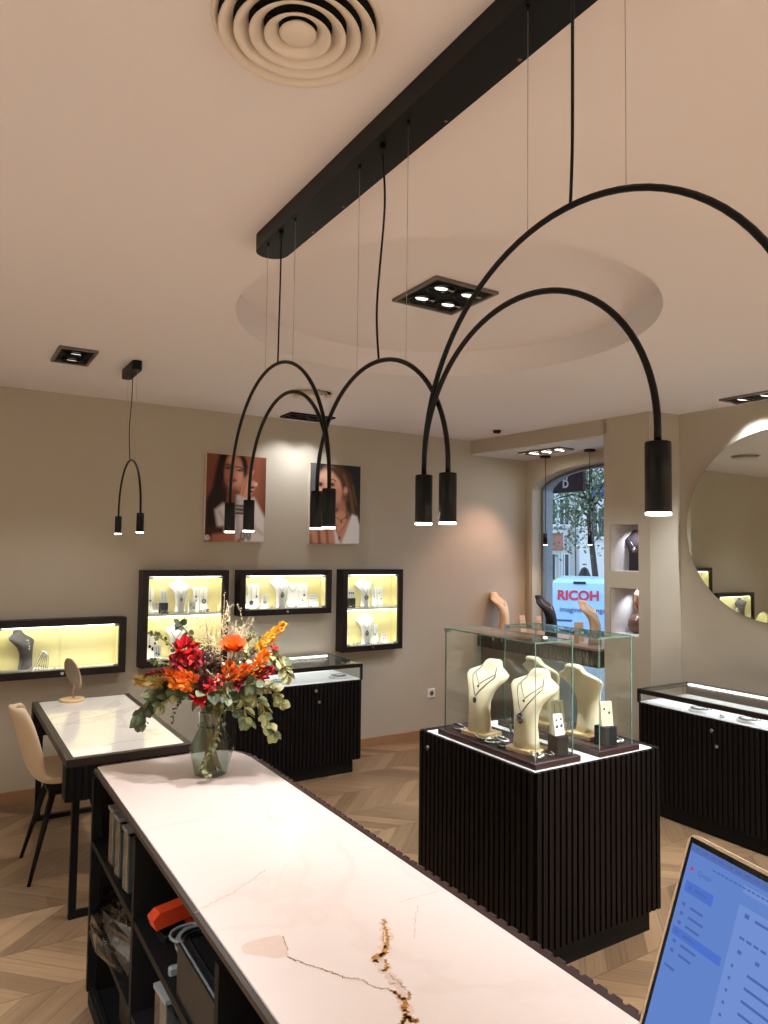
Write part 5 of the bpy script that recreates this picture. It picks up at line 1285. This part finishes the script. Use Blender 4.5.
branch('pale eucalyptus branch cascading down at the right of the vase', [(226, 694), (244, 690), (260, 702), (266, 716), (273, 734)], [0, -.05, -.06, -.06, -.05], 18, .050, .046, 'leaf_pale', .75, m2='leaf_mid', droop=.6)
branch('short eucalyptus branch with wide grey green leaves at vase mouth', [(220, 692), (232, 684), (243, 700), (246, 720)], [-.05, -.07, -.08, -.07], 14, .054, .044, 'leaf_mid', .8, m2='leaf_pale', droop=.6)
branch('pale eucalyptus tip curling at the right edge before back counter', [(232, 690), (256, 688), (274, 690), (281, 702)], [0, .0, .0, .0], 13, .042, .040, 'leaf_pale', .8, droop=.5)
branch('dark green leaf branch in the centre below the grey blossom', [(206, 698), (200, 695), (212, 690), (228, 690)], [-.04, -.09, -.1, -.09], 12, .058, .044, 'leaf_mid', .9, m2='leaf_dark', droop=.5)
branch('dark leafed twig standing at the top left behind red flowers', [(204, 670), (196, 645), (184, 628), (180, 624)], [.03, .06, .08, .08], 9, .034, .024, 'leaf_dark', .9)
branch('thin trailing sprig hanging down in front of the glass vase', [(220, 705), (219, 730), (211, 752), (203, 768), (208, 776)], [-.075, -.11, -.115, -.12, -.12], 18, .018, .014, 'leaf_mid', .8, m2='leaf_pale', r=.001)
branch('thin berry like sprig dangling left of the vase neck', [(200, 700), (186, 698), (176, 706), (172, 722)], [0, -.05, -.06, -.05], 14, .014, .011, 'leaf_dark', .8, r=.001)
branch('long pale leaf sprig in the upper right beside orange blossom', [(230, 680), (243, 660), (249, 648)], [0, .02, .02], 8, .044, .028, 'leaf_pale', .9, m2='leaf_mid')
branch('right hand sprig with narrow green leaves behind orange plume', [(232, 680), (252, 650), (262, 640)], [.02, .05, .05], 10, .034, .018, 'leaf_mid', .8)
def plume(label, pts, dds, r, m, m2=None, n=150, name='celosia_plume', Lf=.016, W=.008, start=.35, cat='flower'):
    P = [F_(px, py, d) for (px, py), d in zip(pts, dds)]; path = catm(stem_path(P[0])+P, 10)
    t = thing(name, label, cat, path[0], 0, BG); b = MB(); b.tube(path, .003, 'stem', 6); b.build('stem', t, True)
    b = MB(); k0 = 30+int((len(path)-31)*start); n = int(n*1.6)
    for i in range(n):
        u = rnd.random(); q = k0+u*(len(path)-1-k0); i0 = min(int(q), len(path)-2); p = path[i0].lerp(path[i0+1], q-i0); d = (path[i0+1]-path[max(i0-1, 0)]).normalized()
        v = Vector((rnd.gauss(0, 1), rnd.gauss(0, 1), rnd.gauss(0, 1))).normalized(); rr = r*math.sin(PI*min(1, .12+u*.88))**.6*rnd.random()**.5
        b.leaf(p+v*rr, v+d*1.1, v.cross(d) if v.cross(d).length > .01 else (0, 0, 1), Lf*rnd.uniform(.7, 1.3), W, m2 if m2 and rnd.random() < .35 else m, .1)
    b.build('blossom', t, True); return t
plume('golden grass plume pointing far left over the table', [(196, 688), (165, 683), (138, 681)], [0, 0, .0], .015, 'gold_straw', 'leaf_pale', 240, Lf=.022, start=.1)
plume('orange plume pointing left beneath the red flowers', [(200, 686), (185, 678), (170, 674)], [-.06, -.08, -.08], .02, 'orange', 'terracotta', 200, Lf=.02, start=.1)
plume('short orange plume lying just under the longer orange one', [(204, 692), (188, 686), (172, 683)], [-.08, -.1, -.1], .018, 'orange', 'gold_plume', 120)
plume('golden goldenrod tip rising highest at the right', [(236, 672), (262, 645), (283, 625)], [.02, .04, .05], .015, 'gold_plume', 'gold_plume', 170, start=.4)
plume('feathery orange plume right of the large orange blossom', [(232, 684), (252, 672), (266, 654)], [-.03, -.04, -.04], .026, 'orange', 'gold_plume', 240, start=.2)
plume('small orange spray below the large orange blossom', [(226, 686), (236, 674), (246, 668)], [-.07, -.09, -.09], .020, 'orange', 'terracotta', 160, start=.2)
plume('dark red plume sweeping right above the pale eucalyptus', [(228, 690), (250, 680), (271, 670)], [-.03, -.05, -.05], .022, 'dark_red', 'red_petal', 230, start=.2)
plume('dark red plume pointing left near the frame of the wall case', [(196, 688), (170, 674), (148, 676)], [.03, .02, .02], .010, 'dark_red', 'red_petal', 90)
plume('dark red bloom spray low in the middle over the vase mouth', [(212, 696), (204, 690), (206, 678)], [-.05, -.09, -.1], .026, 'dark_red', 'purple', 200, start=.1)
plume('purple brown bloom spray in the centre of the bouquet', [(212, 690), (216, 672), (214, 652)], [0, -.03, -.03], .028, 'purple', 'dry_beige', 200, start=.1)
def rose(label, px, py, dd, r, m, m2, n=42):
    c = F_(px, py, dd); path = catm(stem_path(c)+[c-Vector((0, 0, .02)), c], 8); t = thing('red_flower', label, 'flower', path[0], 0, BG)
    b = MB(); b.tube(path, .003, 'stem', 6); b.build('stem', t, True); b = MB()
    view = (CAM-c).normalized()
    for i in range(n):
        v = (Vector((rnd.gauss(0, 1), rnd.gauss(0, 1), rnd.gauss(0, 1))).normalized()+view*.35).normalized()
        b.leaf(c+v*r*.25, v, v.cross(Vector((rnd.random(), rnd.random(), rnd.random()))), r*rnd.uniform(.7, 1.05), r*.5, m2 if rnd.random() < .3 else m, .35)
    b.build('petals', t, True)
rose('bright red flower head at the upper left of the bouquet', 186, 650, -.04, .048, 'red_petal', 'dark_red', 60)
rose('bright red flower head at left, just under the highest red one', 177, 661, -.06, .034, 'red_petal', 'dark_red')
rose('red flower head between the upper reds and the centre', 197, 658, -.05, .036, 'red_petal', 'dark_red')
rose('low red flower head right above the vase mouth, left side', 201, 697, -.10, .036, 'red_petal', 'dark_red')
rose('small crimson flower head in the middle of the bouquet', 211, 685, -.11, .024, 'red_petal', 'dark_red', 30)
rose('small red flower head right of the crimson one', 221, 680, -.10, .022, 'red_petal', 'dry_beige', 30)
rose('dark red small bloom at the far right near goldenrod', 274, 648, .03, .016, 'red_petal', 'dark_red', 22)
branch('mid green eucalyptus sprig filling the left side beneath the orange plumes', [(200, 696), (184, 694), (170, 698), (160, 706)], [-.03, -.06, -.07, -.07], 12, .042, .032, 'leaf_mid', .8, m2='leaf_pale', droop=.4)
branch('grey green leaf sprig filling the gap under the dark red plume', [(222, 694), (238, 686), (254, 684)], [-.06, -.09, -.09], 11, .046, .036, 'leaf_mid', .85, m2='leaf_dark', droop=.4)
branch('green sprig with small leaves low in the middle right over the vase', [(214, 700), (220, 694), (230, 700), (234, 710)], [-.07, -.1, -.11, -.1], 10, .036, .028, 'leaf_dark', .8, m2='leaf_mid', droop=.5)
branch('pale twig of small leaves between the red flowers and orange blossom', [(206, 680), (204, 655), (212, 640)], [-.02, -.02, .0], 12, .024, .018, 'leaf_pale', .7, m2='leaf_mid')
branch('upright green twig in the back between orange blossom and golden tip', [(228, 675), (246, 645), (252, 632)], [.05, .07, .07], 12, .028, .02, 'leaf_mid', .7, m2='leaf_dark')
rose('deep red flower head at far left of the bouquet centre line', 189, 668, -.02, .032, 'dark_red', 'red_petal')
rose('deep red flower head right of centre under the orange plume', 238, 684, -.09, .03, 'dark_red', 'red_petal')
plume('feathery rust orange plume directly beneath the orange blossom', [(220, 690), (226, 675), (230, 664)], [-.06, -.09, -.09], .02, 'terracotta', 'orange', 140, start=.2)
# big orange bloom
c = F_(233, 650, -.05); path = catm(stem_path(c)+[c-Vector((0, 0, .03)), c], 8)
t = thing('orange_blossom', 'large round orange blossom with terracotta rim near the top', 'flower', path[0], 0, BG)
b = MB(); b.tube(path, .0025, 'stem', 6); b.build('stem', t, True)
ax = (CAM-c).normalized()*.6+Vector((0, 0, .8)); Mq = Matrix.Translation(c) @ ax.to_track_quat('Z', 'Y').to_matrix().to_4x4()
b = MB()
for ring, (r0, L, W, dz, m) in enumerate(((.012, .050, .044, .55, 'terracotta'), (.010, .046, .040, .9, 'terracotta'), (.008, .036, .028, 1.6, 'orange'))):
    for k in range(11):
        a = 2*PI*(k+.5*ring)/11+rnd.uniform(-.1, .1); d = Vector((math.cos(a), math.sin(a), dz)); q = Vector((math.cos(a)*r0, math.sin(a)*r0, .002*ring))
        b.leaf(Mq @ q, Mq.to_3x3() @ d, Mq.to_3x3() @ Vector((-math.cos(a)*.3, -math.sin(a)*.3, 1)), L, W, m, -.25)
b.build('petals', t, True)
b = MB()
for k in range(110):
    a = k*2.4; r = .03*math.sqrt(k/110); p = Vector((r*math.cos(a), r*math.sin(a), .012)); b.leaf(Mq @ p, Mq.to_3x3() @ Vector((p.x*9, p.y*9, 1)), Mq.to_3x3() @ Vector((1, 0, .2)), .018, .006, 'orange' if k % 3 else 'gold_plume', .2)
b.build('flower_centre', t, True)
def spray(label, px, py, dd, n, sp, m='dry_beige', h=.10):
    top = F_(px, py, dd); base = F_(216+(px-216)*.35, 690, 0); path = catm(stem_path(base)+[base, base.lerp(top, .5), top], 8)
    t = thing('dried_grass_spray', label, 'dried grass', path[0], 0, BG); b = MB(); b.tube(path, .0011, 'stem', 5); b.build('stem', t, True); b = MB()
    for i in range(n):
        s = base.lerp(top, rnd.uniform(.45, .95)); e = s+Vector((rnd.gauss(0, sp), rnd.gauss(0, sp), abs(rnd.gauss(.3, .5))*h))
        mid = s.lerp(e, .5)+Vector((rnd.gauss(0, .006), rnd.gauss(0, .006), 0)); b.tube([s, mid, e], .0007, m, 4)
        for k in range(5): b.ball(mid.lerp(e, k/4)+Vector((rnd.gauss(0, .004), rnd.gauss(0, .004), rnd.gauss(0, .004))), rnd.uniform(.0016, .003), m, 5, 3)
    b.build('seed_heads', t, True)
spray('tall dried beige grass spray at the top, over the red flowers', 206, 620, .02, 34, .024)
spray('dried beige grass spray at the very top of the bouquet', 224, 618, .0, 34, .026)
spray('dried beige spray between orange blossom and golden tip', 248, 626, .03, 30, .026)
spray('grey lavender coloured spray in the upper middle', 214, 640, -.05, 40, .026, 'dry_beige', .06)
spray('fine dried spray behind the orange blossom', 240, 634, .04, 26, .03)
spray('purple brown seed spray in the middle, left of orange blossom', 208, 652, -.07, 34, .022, 'purple', .05)
spray('pale seed spray low in front, right of the small red head', 226, 676, -.11, 26, .02, 'dry_beige', .03)

# ------------------------------------------------------------- daylight
w = bpy.data.worlds.new('sky'); bpy.context.scene.world = w; w.use_nodes = True
n = w.node_tree.nodes; l = w.node_tree.links; bg = n['Background']
bg.inputs[0].default_value = (*lin((206, 228, 255)), 1); bg.inputs[1].default_value = .72
s = bpy.context.scene
s.view_settings.view_transform = 'Standard'; s.view_settings.look = 'None'; s.view_settings.gamma = 1; s.view_settings.use_curve_mapping = False
s.view_settings.exposure = 1.78
s.cycles.max_bounces = 10; s.cycles.transparent_max_bounces = 40; s.cycles.diffuse_bounces = 6; s.cycles.glossy_bounces = 6
s.cycles.sample_clamp_indirect = 4; s.cycles.caustics_reflective = False; s.cycles.caustics_refractive = False
s.cycles.use_denoising = True
